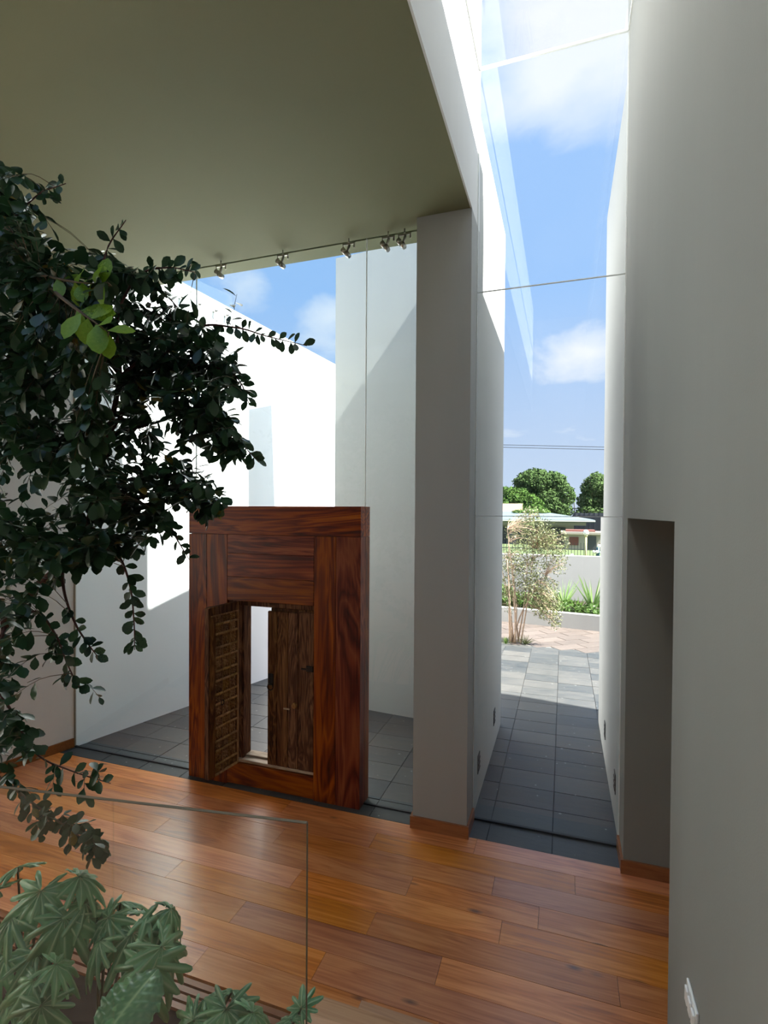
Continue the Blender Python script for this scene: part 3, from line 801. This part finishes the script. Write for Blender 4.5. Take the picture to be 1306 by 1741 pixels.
# leaves sitting along the free ends of the limbs
def along(L, f0, n, size, young=False):
    pts = smoothline([at(*q) for q in L], 10)
    for k in range(n):
        t = f0 + (1-f0)*min(.999, max(0, (k+.5+rnd.uniform(-.9, .9))/n))
        i = min(len(pts)-2, int(t*(len(pts)-1))); p = pts[i]; d = (pts[i+1]-pts[max(0, i-1)]).normalized()
        side = d.cross(_F).normalized()*(1 if k % 2 else -1)
        v = side*rnd.uniform(.4, 1.1) + d*rnd.uniform(-.1, .9) + _F*rnd.uniform(-.8, .8) + Vector((0, 0, -.25))
        leaves.append((leaf_matrix(p, v, -_F + Vector((rnd.uniform(-.6, .6), 0, rnd.uniform(-.2, .8))), size*rnd.uniform(.75, 1.15), rnd.uniform(.9, 1.2)), 'ficus_leaf_young' if young else 'ficus_leaf', 20))
along(limbs[0], .55, 24, .056); along(limbs[1], .45, 20, .062); along(limbs[2], .5, 14, .058); along(limbs[3], .5, 20, .058); along(limbs[4], .3, 10, .07)
along(limbs[5], .5, 20, .062); along(limbs[6], .4, 18, .062); along(limbs[8], .4, 12, .06); along(limbs[9], .45, 22, .058); along(limbs[9], .2, 10, .066); along(limbs[10], .35, 16, .060); along(limbs[11], .3, 18, .068)
along(limbs[12], .35, 22, .068); along(limbs[13], .25, 20, .062)
for li, nt in ((12, 7), (13, 24), (11, 5), (3, 6), (1, 7)):
    lp = smoothline([at(*q) for q in limbs[li]], 8)
    for _ in range(nt):
        q = lp[int(rnd.uniform(.35, .97)*len(lp))]
        twig_leaves(q, q+Vector((rnd.uniform(-.05, .09), rnd.uniform(-.08, .08), rnd.uniform(-.09, .05))), rnd.randint(4, 6), .058)
along(limbs[18], .55, 10, .108, True); along(limbs[19], .45, 10, .108, True); along(limbs[7], .5, 12, .062)
# the loose spray reaching over the sky
for a, b in (((395, 560, 2.05), (403, 500, 2.05)), ((330, 590, 2.0), (372, 545, 2.03)), ((400, 640, 2.05), (405, 615, 2.06)), ((380, 660, 2.0), (420, 665, 2.05)), ((330, 700, 2.0), (400, 715, 2.04))):
    twig_leaves(at(*a), at(*b), 6, .060, spread=1.2)
leaves.sort(key=lambda t: t[2])
LM_ = {k: leafmesh(k) for k in ('ficus_leaf', 'ficus_leaf_young', 'ficus_leaf_old')}
def inframe(mw):
    d = mw.translation-EYE; z = d.dot(_F)
    x = W/2+FPX*d.dot(_R)/z; y = Hh/2+SHY-FPX*d.dot(_U)/z
    return 0 < x < W and 0 < y < Hh
nobj = 0; BV, BF, BM = [], [], []
order = sorted(leaves, key=lambda t: (0 if t[1] != 'ficus_leaf' else 1, t[2]))
for mw, m, k in order:
    if nobj < 300 and inframe(mw):
        o = bpy.data.objects.new('leaf', LM_[m]); COL.objects.link(o); o.matrix_basis = mw
        o.parent = tree; o.matrix_parent_inverse = tree.matrix_basis.inverted(); nobj += 1
    else:
        b0 = len(BV); BV += [mw @ Vector(v) for v in LEAF_V]; BF += [tuple(b0+i for i in f) for f in LEAF_F]
fo = pyobj('foliage', BV, BF, 'ficus_leaf', tree, True); tag(fo, kind='stuff')
tw = pyobj('twigs', TV, TF, 'twig_bark', tree, True); tag(tw, kind='stuff')

# --- lobed philodendrons in the bed
def lobed_leaf(name, m, L, nl=11, cut=.52, droop=.5, seed=0, spread=2.45):
    rg = random.Random(seed)
    nr = 6; per = 6; na = nl*per
    V, vein = [], []
    lens = []
    for i in range(nl):
        a = -spread + 2*spread*i/(nl-1)
        lens.append(L*(1.0 - .40*(abs(a)/spread)**1.4)*rg.uniform(.85, 1.1))
    for j in range(na+1):
        s = j/na*nl - .5; i = max(0, min(nl-1, int(round(s)))); fr = s-i      # -.5...5 inside lobe i
        a = -spread - spread/(nl-1) + 2*(spread+spread/(nl-1))*j/na
        shape = max(0.0, 1-(abs(fr)/.5)**1.9)**.8
        rr = lens[i]*(cut + (1-cut)*shape)
        ac = -spread + 2*spread*i/(nl-1)
        for k in range(nr+1):
            t = k/nr
            aa = a + (ac-a)*.32*t*t
            r = rr*t
            zz = -droop*r*r/L*.9 - .10*r*abs(fr)*2 + .022*L*math.sin(t*9+i*2.0)*t + rg.uniform(-.004, .004)
            V.append((math.sin(aa)*r, math.cos(aa)*r, zz))
            vein.append(max(0.0, 1-abs(fr)*7)*(1-.4*t))
    Fc = []
    for j in range(na):
        for k in range(nr):
            a = j*(nr+1)+k; b = a+nr+1
            Fc.append((a, b, b+1, a+1) if k else (a, b+1, a+1))
    me = bpy.data.meshes.new(name); me.from_pydata(V, [], Fc); me.update()
    at_ = me.attributes.new('vein', 'FLOAT', 'POINT')
    for i, v in enumerate(vein): at_.data[i].value = v
    me.materials.append(MATS[m])
    for p in me.polygons: p.use_smooth = True
    return me
def philodendron(base, label, specs, seed, m='philodendron_leaf'):
    g = tag(empty('split_leaf_philodendron', base), label, 'plant', 'leafy plants in the bed')
    b = Vector(base)
    for k, (px, py, Y, L, ang, tilt, droop) in enumerate(specs):
        p = at(px, py, Y)
        me = lobed_leaf('leaf', m, L, 11 if L > .1 else 9, .55, droop, seed*31+k)
        o = bpy.data.objects.new('leaf', me); COL.objects.link(o)
        # ang: pointing direction of the leaf tip about the vertical, tilt: nod towards the tip
        o.matrix_basis = Matrix.Translation(p) @ Matrix.Rotation(math.radians(ang), 4, 'Z') @ Matrix.Rotation(math.radians(-tilt), 4, 'X')
        o.parent = g; o.matrix_parent_inverse = g.matrix_basis.inverted()
        mid = b.lerp(p, .55) + Vector((0, 0, .10))
        V, Fc = [], []; tube(V, Fc, smoothline([b, mid, p], 5), .008, .0045, 6)
        pyobj('stalk', V, Fc, 'stalk_green' if 'stalk_green' in MATS else 'twig_bark', g, True)
    return g
simple('stalk_green', (.09, .10, .04), .5)
philodendron((-2.42, 1.80, -.06), 'split leaved plant with grey green leaves beneath the drooping branch', [
    (70, 1515, 1.62, .20, 200, 35, .5), (30, 1475, 1.72, .15, 80, 20, .5), (135, 1490, 1.68, .15, 300, 25, .6), (110, 1560, 1.58, .19, 230, 40, .6), (20, 1560, 1.55, .18, 150, 35, .6), (-20, 1520, 1.6, .18, 110, 30, .6), (145, 1535, 1.66, .15, 290, 40, .7)], 1)
philodendron((-1.92, 1.75, -.06), 'bright split leaved plant with ragged drooping leaves in middle of the bed', [
    (225, 1585, 1.66, .20, 215, 35, .5), (250, 1555, 1.74, .17, 330, 30, .7), (205, 1535, 1.78, .15, 40, 25, .7), (275, 1610, 1.64, .20, 265, 45, .8), (185, 1560, 1.66, .17, 160, 40, .6), (245, 1640, 1.58, .19, 200, 50, .7), (290, 1545, 1.78, .13, 300, 35, 1.0), (170, 1600, 1.6, .16, 140, 45, .6)], 2)
philodendron((-1.42, 1.72, -.06), 'split leaved plant growing low beside the floor grille', [
    (385, 1715, 1.58, .17, 200, 30, .5), (350, 1700, 1.62, .13, 90, 30, .7), (430, 1722, 1.58, .13, 300, 30, .6), (395, 1685, 1.68, .11, 20, 25, .8), (330, 1735, 1.54, .15, 170, 40, .6)], 3)
philodendron((-1.12, 1.80, -.06), 'single small split leaf growing next to the timber steps', [(512, 1715, 1.66, .085, 350, -25, .3), (495, 1735, 1.62, .07, 60, 10, .4)], 4)
philodendron((-2.28, 1.45, -.06), 'shaded split leaved plant in the dark corner of bed', [
    (60, 1665, 1.44, .17, 190, 35, .5), (20, 1690, 1.42, .16, 140, 40, .5), (95, 1640, 1.46, .14, 300, 30, .6), (60, 1620, 1.5, .14, 250, 35, .6), (10, 1625, 1.48, .16, 170, 35, .6), (70, 1710, 1.38, .15, 210, 45, .6)], 5)
# --- one big undivided leaf with ruffled edge
def broad_leaf_mesh(L, Wd):
    nu, nv = 26, 12; V, vein, Fc = [], [], []
    for i in range(nu+1):
        t = i/nu; prof = math.sin(math.pi*min(1, t*.94+.05))**.65
        for j in range(-nv, nv+1):
            s = j/nv; r = Wd/2*prof*(1+.05*math.sin(t*34)*abs(s))
            ph = (t - abs(s)*.16)*9
            z = -.35*L*t*t*.5 + .10*abs(s)*Wd + .010*math.sin(ph*2*math.pi)*abs(s)**1.2 - .16*Wd*s*s
            V.append((s*r, t*L, z))
            fr = abs(ph-round(ph))
            vein.append(max(max(0, 1-abs(s)*14), .75*max(0, 1-fr*9)*(1-.5*abs(s))))
    m_ = 2*nv+1
    for i in range(nu):
        for j in range(2*nv):
            a = i*m_+j; Fc.append((a, a+1, a+m_+1, a+m_))
    me = bpy.data.meshes.new('leaf'); me.from_pydata(V, [], Fc); me.update()
    at_ = me.attributes.new('vein', 'FLOAT', 'POINT')
    for i, v in enumerate(vein): at_.data[i].value = v
    me.materials.append(MATS['broad_leaf'])
    for p in me.polygons: p.use_smooth = True
    return me
bp = tag(empty('broad_leaf_plant', (-1.62, 1.40, -.06)), 'large undivided green leaf with pale ribs and wavy edge', 'plant', 'leafy plants in the bed')
def aimed(me, p, q, upv, parent, name='leaf'):
    o = bpy.data.objects.new(name, me); COL.objects.link(o)
    o.matrix_basis = leaf_matrix(p, q-p, upv, 1.0); o.parent = parent; o.matrix_parent_inverse = parent.matrix_basis.inverted(); return o
p0, p1 = at(170, 1775, 1.27), at(262, 1640, 1.50)
aimed(broad_leaf_mesh((p1-p0).length*1.05, .20), p0, p1, Vector((.15, -.65, 1)), bp)
p0b, p1b = at(300, 1790, 1.33), at(345, 1720, 1.44)
V, Fc = [], []; tube(V, Fc, smoothline([Vector((-1.62, 1.40, -.06)), (Vector((-1.62, 1.40, -.06))+p0)/2 + Vector((0, .05, .1)), p0], 5), .012, .007, 7); pyobj('stalk', V, Fc, 'stalk_green', bp, True)

# ================================================================== GARDEN BEYOND
kerb = tag(empty('garden_planter', (-.3, 12.4, 0)), 'long low pale planter wall edging the stone paving', 'planter')
def slab(name, p, q, th, z0, z1, m, parent=None):
    d_ = (Vector(q)-Vector(p)).normalized(); n_ = Vector((-d_.y, d_.x))*th
    bm = bmesh.new(); prism(bm, [p, q, (q[0]+n_.x, q[1]+n_.y), (p[0]+n_.x, p[1]+n_.y)], z0, z1); return bmobj(name, bm, m, parent)
slab('planter_wall', (3.5, 11.75), (-6.0, 13.25), -.16 if False else .16, -.15, .325, 'plaster_garden', kerb)
bm = bmesh.new(); prism(bm, [(3.5, 11.95), (3.5, 14.48), (-6, 14.48), (-6, 13.45)], -.15, .24)
bmobj('planter_soil', bm, 'soil', kerb)
struct(box('wall_garden', -8, 6, 14.5, 14.75, -.15, 1.40, 'plaster_garden'), 'grey rendered garden wall behind the planter')

def spiky(name, label, base, n, L, wd, m, seed, spread=.55, group=None):
    rg = random.Random(seed); g = tag(empty(name, base), label, 'plant', group)
    for k in range(n):
        an = rg.uniform(0, 2*math.pi); tl = rg.uniform(.05, spread); l = L*rg.uniform(.6, 1.05)
        d = Vector((math.cos(an)*math.sin(tl), math.sin(an)*math.sin(tl), math.cos(tl)))
        s = d.cross(Vector((math.sin(an), -math.cos(an), .2))).normalized()
        V, Fc = [], []
        for i in range(5):
            t = i/4; p = Vector(base)+d*(l*t)+Vector((d.x, d.y, 0))*(.25*l*t*t); ww = wd*(1-t)**.7*.5*(1 if t > .1 else .6)
            nrm_ = d.cross(s).normalized()
            V += [p-s*ww, p+nrm_*(ww*.3), p+s*ww]
        for i in range(4): a = i*3; Fc += [(a, a+1, a+4, a+3), (a+1, a+2, a+5, a+4)]
        pyobj('blade', V, Fc, m, g)
    return g
spiky('yucca_plant', 'spiky upright plant nearest the small tree in the planter', (.02, 13.1, .24), 26, .80, .05, 'yucca_leaf', 1, .55, 'spiky plants in the planter')
spiky('yucca_plant', 'spiky upright plant beside the passage wall end, tallest in the planter', (.66, 13.0, .24), 28, .90, .055, 'yucca_leaf', 2, .5, 'spiky plants in the planter')
spiky('yucca_plant', 'short dark spiky plant between the two tall spiky plants', (.36, 12.85, .24), 40, .42, .03, 'bush_leaf', 3, .95, 'spiky plants in the planter')

def leaf_cloud(blobs, n, size, rg, shell=.55):
    V, Fc = [], []
    tot = sum(b[3]*b[4]*b[5] for b in blobs)**1.0
    for (x, y, z, rx, ry, rz) in blobs:
        m = int(n*rx*ry*rz/tot)
        for _ in range(m):
            d = Vector((rg.gauss(0, 1), rg.gauss(0, 1), rg.gauss(0, 1))).normalized()
            r = shell + (1-shell)*rg.random()**.6
            nz = 1 + .22*noise.noise(Vector((d.x*2.2+x, d.y*2.2, d.z*2.2+z)))
            p = Vector((x+d.x*rx*r*nz, y+d.y*ry*r*nz, z+d.z*rz*r*nz))
            a = (d + Vector((rg.gauss(0, .8), rg.gauss(0, .8), rg.gauss(0, .8)))).normalized()
            b_ = a.cross(Vector((rg.gauss(0, 1), rg.gauss(0, 1), rg.gauss(0, 1)))).normalized(); c_ = a.cross(b_)
            s = size*rg.uniform(.6, 1.3); i = len(V)
            V += [p-b_*s*.5, p+c_*s, p+b_*s*.5, p-c_*s]; Fc.append((i, i+1, i+2, i+3))
    return V, Fc
def shrub(name, label, cat, blobs, n, size, m, base, seed, group=None, trunk=None, bark='bark'):
    g = tag(empty(name, base), label, cat, group)
    V, Fc = leaf_cloud(blobs, n, size, random.Random(seed)); o = pyobj('crown', V, Fc, m, g); tag(o, kind='stuff')
    if trunk:
        V, Fc = [], []; tube(V, Fc, [Vector(q) for q in trunk], .22, .08, 7); pyobj('trunk', V, Fc, bark, g, True)
    return g
shrub('low_hedge', 'low bright green bushes along the planter', 'hedge', [(-1.5, 13.3, .42, .5, .4, .30), (-.7, 13.2, .36, .5, .35, .22), (.15, 12.8, .33, .35, .3, .17), (.8, 12.6, .33, .5, .3, .16), (1.5, 12.5, .35, .5, .3, .2)], 3600, .05, 'bush_leaf', (-.3, 12.9, .24), 5)

# --- small multi stem tree standing at the edge of the slate
rg = random.Random(21)
sb = Vector((-.86, 10.42, 0))
olive = tag(empty('multi_stem_tree', sb), 'slender pale tree with many stems and airy olive foliage', 'tree')
tips = []
for k in range(9):
    a = rg.uniform(0, 6.28); r0_ = rg.uniform(.02, .12)
    b0 = sb + Vector((math.cos(a)*r0_, math.sin(a)*r0_, 0))
    top = sb + Vector((rg.uniform(-.35, .55), rg.uniform(-.3, .3), rg.uniform(1.3, 2.2)))
    pts = smoothline([b0, b0.lerp(top, .4)+Vector((rg.uniform(-.06, .06), rg.uniform(-.05, .05), .1)), top], 5)
    V, Fc = [], []; tube(V, Fc, pts, .020, .006, 6); pyobj('stem', V, Fc, 'pale_bark', olive, True)
    tips += pts[5:]
V, Fc = [], []; TV2, TF2 = [], []
blobs = [((-.62, 10.4, 2.15), (.48, .35, .40), 1456), ((-.25, 10.4, 1.95), (.38, .3, .30), 1176), ((-.75, 10.4, 1.5), (.55, .35, .42), 1959), ((-.45, 10.4, 1.05), (.42, .3, .32), 1736), ((-.28, 10.35, .75), (.30, .25, .26), 1176), ((-.1, 10.4, 1.6), (.22, .2, .28), 420), ((-1.0, 10.4, .95), (.3, .2, .4), 560), ((-.12, 10.35, .48), (.14, .12, .17), 196), ((-.60, 10.4, 2.45), (.2, .2, .2), 251)]
for c, rr, n in blobs:
    for _ in range(n):
        d = Vector((rg.gauss(0, 1), rg.gauss(0, 1), rg.gauss(0, 1))).normalized()*(rg.random()**.45)
        p = Vector(c)+Vector((d.x*rr[0], d.y*rr[1], d.z*rr[2]))
        v = Vector((rg.gauss(0, 1), rg.gauss(0, 1), rg.gauss(-.4, .7))).normalized(); s = v.cross(Vector((rg.gauss(0, 1), rg.gauss(0, 1), 1))).normalized()
        l = rg.uniform(.032, .058); i = len(V)
        V += [p, p+v*l*.5+s*l*.22, p+v*l, p+v*l*.5-s*l*.22]; Fc.append((i, i+1, i+2, i+3))
        if rg.random() < .07:
            q = min(tips, key=lambda t_: (t_-p).length); tube(TV2, TF2, smoothline([q, (q+p)/2+Vector((0, 0, .05)), p], 2), .004, .0015, 3, False)
tag(pyobj('foliage', V, Fc, 'olive_leaf', olive), kind='stuff'); tag(pyobj('twigs', TV2, TF2, 'pale_bark', olive), kind='stuff')
spiky('grass_tuft', 'low grassy tuft at the foot of the multi stem tree', (-.66, 10.32, 0), 60, .22, .012, 'olive_leaf', 8, 1.1)
spiky('grass_tuft', 'small grassy tuft close to the passage wall by the multi stem tree', (-1.02, 10.25, 0), 40, .18, .012, 'bush_leaf', 9, 1.1)

# --- street side: house, fence, lamps
house = tag(empty('low_house', (-2.5, 30, -.16)), 'long low house with grey slate roof and wide eaves', 'house')
box('wall', -14, .5, 28.2, 33, -.16, 1.95, 'house_stucco', house)
bm = bmesh.new()
prism(bm, [(-15, 27.2), (1.45, 27.2), (1.45, 34), (-15, 34)], 2.08, 2.20); bmobj('fascia', bm, 'roof_slate', house)
bm = bmesh.new()
v = [bm.verts.new(p) for p in ((-15, 27.2, 2.201), (1.45, 27.2, 2.201), (1.45, 34, 2.201), (-15, 34, 2.201), (-15, 30.4, 2.66), (-1.2, 30.4, 2.62))]
for f in ((0, 1, 5, 4), (1, 2, 5), (2, 3, 4, 5), (3, 0, 4), (0, 3, 2, 1)): bm.faces.new([v[i] for i in f])
bmobj('roof', bm, 'roof_slate', house)
bm = bmesh.new(); prism(bm, [(-14.6, 27.5), (1.05, 27.5), (1.05, 33.6), (-14.6, 33.6)], 1.92, 2.079); bmobj('soffit_beam', bm, 'house_stucco', house)
for x0, x1 in ((-3.3, -2.8), (-2.3, -1.2), (-.9, .1)):
    box('window', x0, x1, 28.15, 28.199, .9, 1.8, 'house_dark', house)
box('gutter', -15, 1.45, 27.1, 27.195, 2.12, 2.17, 'lamp_globe', house)
h2 = tag(empty('tiled_roof_house', (-6, 36, -.16)), 'distant house with pale clay tiled roof', 'house')
box('wall', -9, -3.4, 35, 38, -.16, 2.6, 'cream_paint', h2)
bm = bmesh.new(); prism(bm, [(-9.3, 34.6), (-2.75, 34.6), (-2.75, 38.4), (-9.3, 38.4)], 2.55, [2.62, 2.62, 3.2, 3.2]); bmobj('roof', bm, 'roof_tile_clay', h2)
kiosk = tag(empty('small_gatehouse', (.9, 24, .95)), 'small cream gatehouse with red roof behind the fence', 'gatehouse')
box('wall', .05, 1.55, 24, 25.5, .95, 1.62, 'cream_paint', kiosk)
box('doorway', .98, 1.32, 23.97, 23.999, .95, 1.55, 'house_dark', kiosk)
box('window', .25, .62, 23.97, 23.999, 1.15, 1.5, 'terracotta', kiosk)
box('roof', -.1, 1.65, 23.85, 25.7, 1.62, 1.72, 'cream_paint', kiosk)
box('roof_cap', .1, 1.3, 24.2, 25.5, 1.72, 1.79, 'terracotta', kiosk)
fence = tag(empty('iron_fence', (0, 17, .95)), 'dark iron railing with thin upright bars behind the garden wall', 'fence')
x = -2.4
V0 = tilemesh('bar', .016, .016)
while x < 1.9:
    box('bar', x-.007, x+.007, 16.99, 17.005, .94, 1.62, 'fence_paint', fence); x += .088
box('rail', -2.5, 2.0, 16.985, 17.01, 1.40, 1.425, 'fence_paint', fence)
box('rail', -2.5, 2.0, 16.985, 17.01, 1.0, 1.025, 'fence_paint', fence)
net = tag(empty('tall_mesh_screen', (1.6, 35, .95)), 'tall dark mesh screen standing between house and trees', 'screen')
box('mesh', .55, 8, 35.0, 35.05, .0, 2.55, 'house_dark', net)
for k in range(10): box('post', .7+k*.28, .73+k*.28, 34.94, 34.995, .0, 2.6, 'fence_paint', net)
lamp = tag(empty('globe_lamp', (.609, 16, .95)), 'white globe lamp on a tall mossy post', 'lamp')
rod('post', [(.609, 16, .94), (.609, 16, 1.89)], .03, 'pole_paint', lamp); rod('collar', [(.609, 16, 1.85), (.609, 16, 1.90)], .045, 'pole_paint', lamp); sphere('globe', (.609, 16, 1.965), .082, 'lamp_globe', lamp, 16)
lamp = tag(empty('globe_lamp', (.23, 15.4, .95)), 'single small white globe lamp sitting low behind the garden wall', 'lamp')
rod('post', [(.23, 15.4, .94), (.23, 15.4, 1.29)], .02, 'fence_paint', lamp); sphere('globe', (.23, 15.4, 1.345), .052, 'lamp_globe', lamp, 14)
lamp = tag(empty('globe_cluster_lamp', (.93, 16, .95)), 'dark lamp post carrying a cluster of small white globes', 'lamp')
rod('post', [(.93, 16, .94), (.93, 16, 1.56)], .045, 'bollard_paint', lamp)
for px, z in ((.95, 1.60), (.82, 1.43), (.89, 1.43), (1.02, 1.42)): sphere('globe', (px, 15.9, z), .048, 'lamp_globe', lamp, 12)
rod('cross_arm', [(.80, 15.95, 1.40), (1.04, 15.95, 1.40)], .02, 'bollard_paint', lamp)

# --- trees beyond the street
shrub('street_tree', 'big round crowned tree rising behind the low house', 'tree', [(-2.3, 46, 5.0, 1.7, 1.6, 1.25), (-.9, 46, 4.9, 1.3, 1.3, 1.1), (.0, 45.5, 4.0, .95, 1.0, 1.0), (-1.2, 45, 3.3, 1.2, 1.1, 1.2), (-.2, 45, 2.6, .9, 1, 1.1)], 16000, .13, 'tree_leaf_green', (-1.3, 46, -.16), 31, 'trees beyond the street', [(-1.3, 46, -.16), (-1.2, 46, 2.2), (-1.6, 46, 4.4)])
shrub('street_tree', 'lush mid green tree crowding the passage wall above the clay roof', 'tree', [(-3.9, 43, 3.6, 1.5, 1.3, 1.0), (-2.7, 43, 3.1, 1.3, 1.2, 1.0), (-4.6, 42, 2.9, .9, 1, .9), (-2.2, 42, 2.5, 1.2, 1, .7)], 12000, .12, 'tree_leaf_deep', (-3.3, 43, -.16), 32, 'trees beyond the street', [(-3.3, 43, -.16), (-3.2, 43, 2.0), (-3.6, 43, 3.4)])
shrub('street_tree', 'tree standing apart beside the passage wall on the doorway side', 'tree', [(2.8, 50, 4.8, 1.35, 1.3, 1.3), (2.3, 50, 3.7, 1.15, 1.2, .95), (3.9, 50, 4.4, 1.7, 1.3, 1.5), (2.2, 49.5, 2.6, 1.25, 1, .85), (3.5, 49.5, 2.4, 1.5, 1, 1.05)], 13000, .13, 'tree_leaf_green', (2.8, 50, -.16), 33, 'trees beyond the street', [(2.8, 50, -.16), (2.8, 50, 2.2), (3.0, 50, 4.2)])
shrub('creeper_bush', 'tangle of brownish creeper on the roof edge of the low house', 'bush', [(-1.7, 29.8, 2.62, .5, .4, .16), (-1.1, 29.9, 2.6, .45, .4, .14), (-2.3, 29.8, 2.6, .4, .4, .1)], 1500, .06, 'bush_leaf', (-1.6, 29.8, 2.5), 34)
mast = tag(empty('radio_mast', (.91, 52, -.16)), 'thin mast in the gap between the trees', 'mast')
rod('pole', [(.95, 52, -.16), (.95, 52, 4.6)], .05, 'fence_paint', mast); rod('cross_arm', [(.4, 52, 3.0), (1.6, 52, 3.0)], .05, 'fence_paint', mast); rod('cross_arm', [(.5, 52, 2.6), (1.5, 52, 2.6)], .05, 'fence_paint', mast)
for k, (za, zb, lab) in enumerate(((7.60, 7.20, 'upper overhead cable crossing the sky'), (7.42, 7.02, 'lower overhead cable crossing the sky'))):
    tag(rod('overhead_cable', [(-14, 40, za+.6), (-4.3, 40, za), (2.7, 40, zb), (14, 40, zb-.3)], .022, 'fence_paint', None, sides=5), lab, 'cable', 'overhead cables')
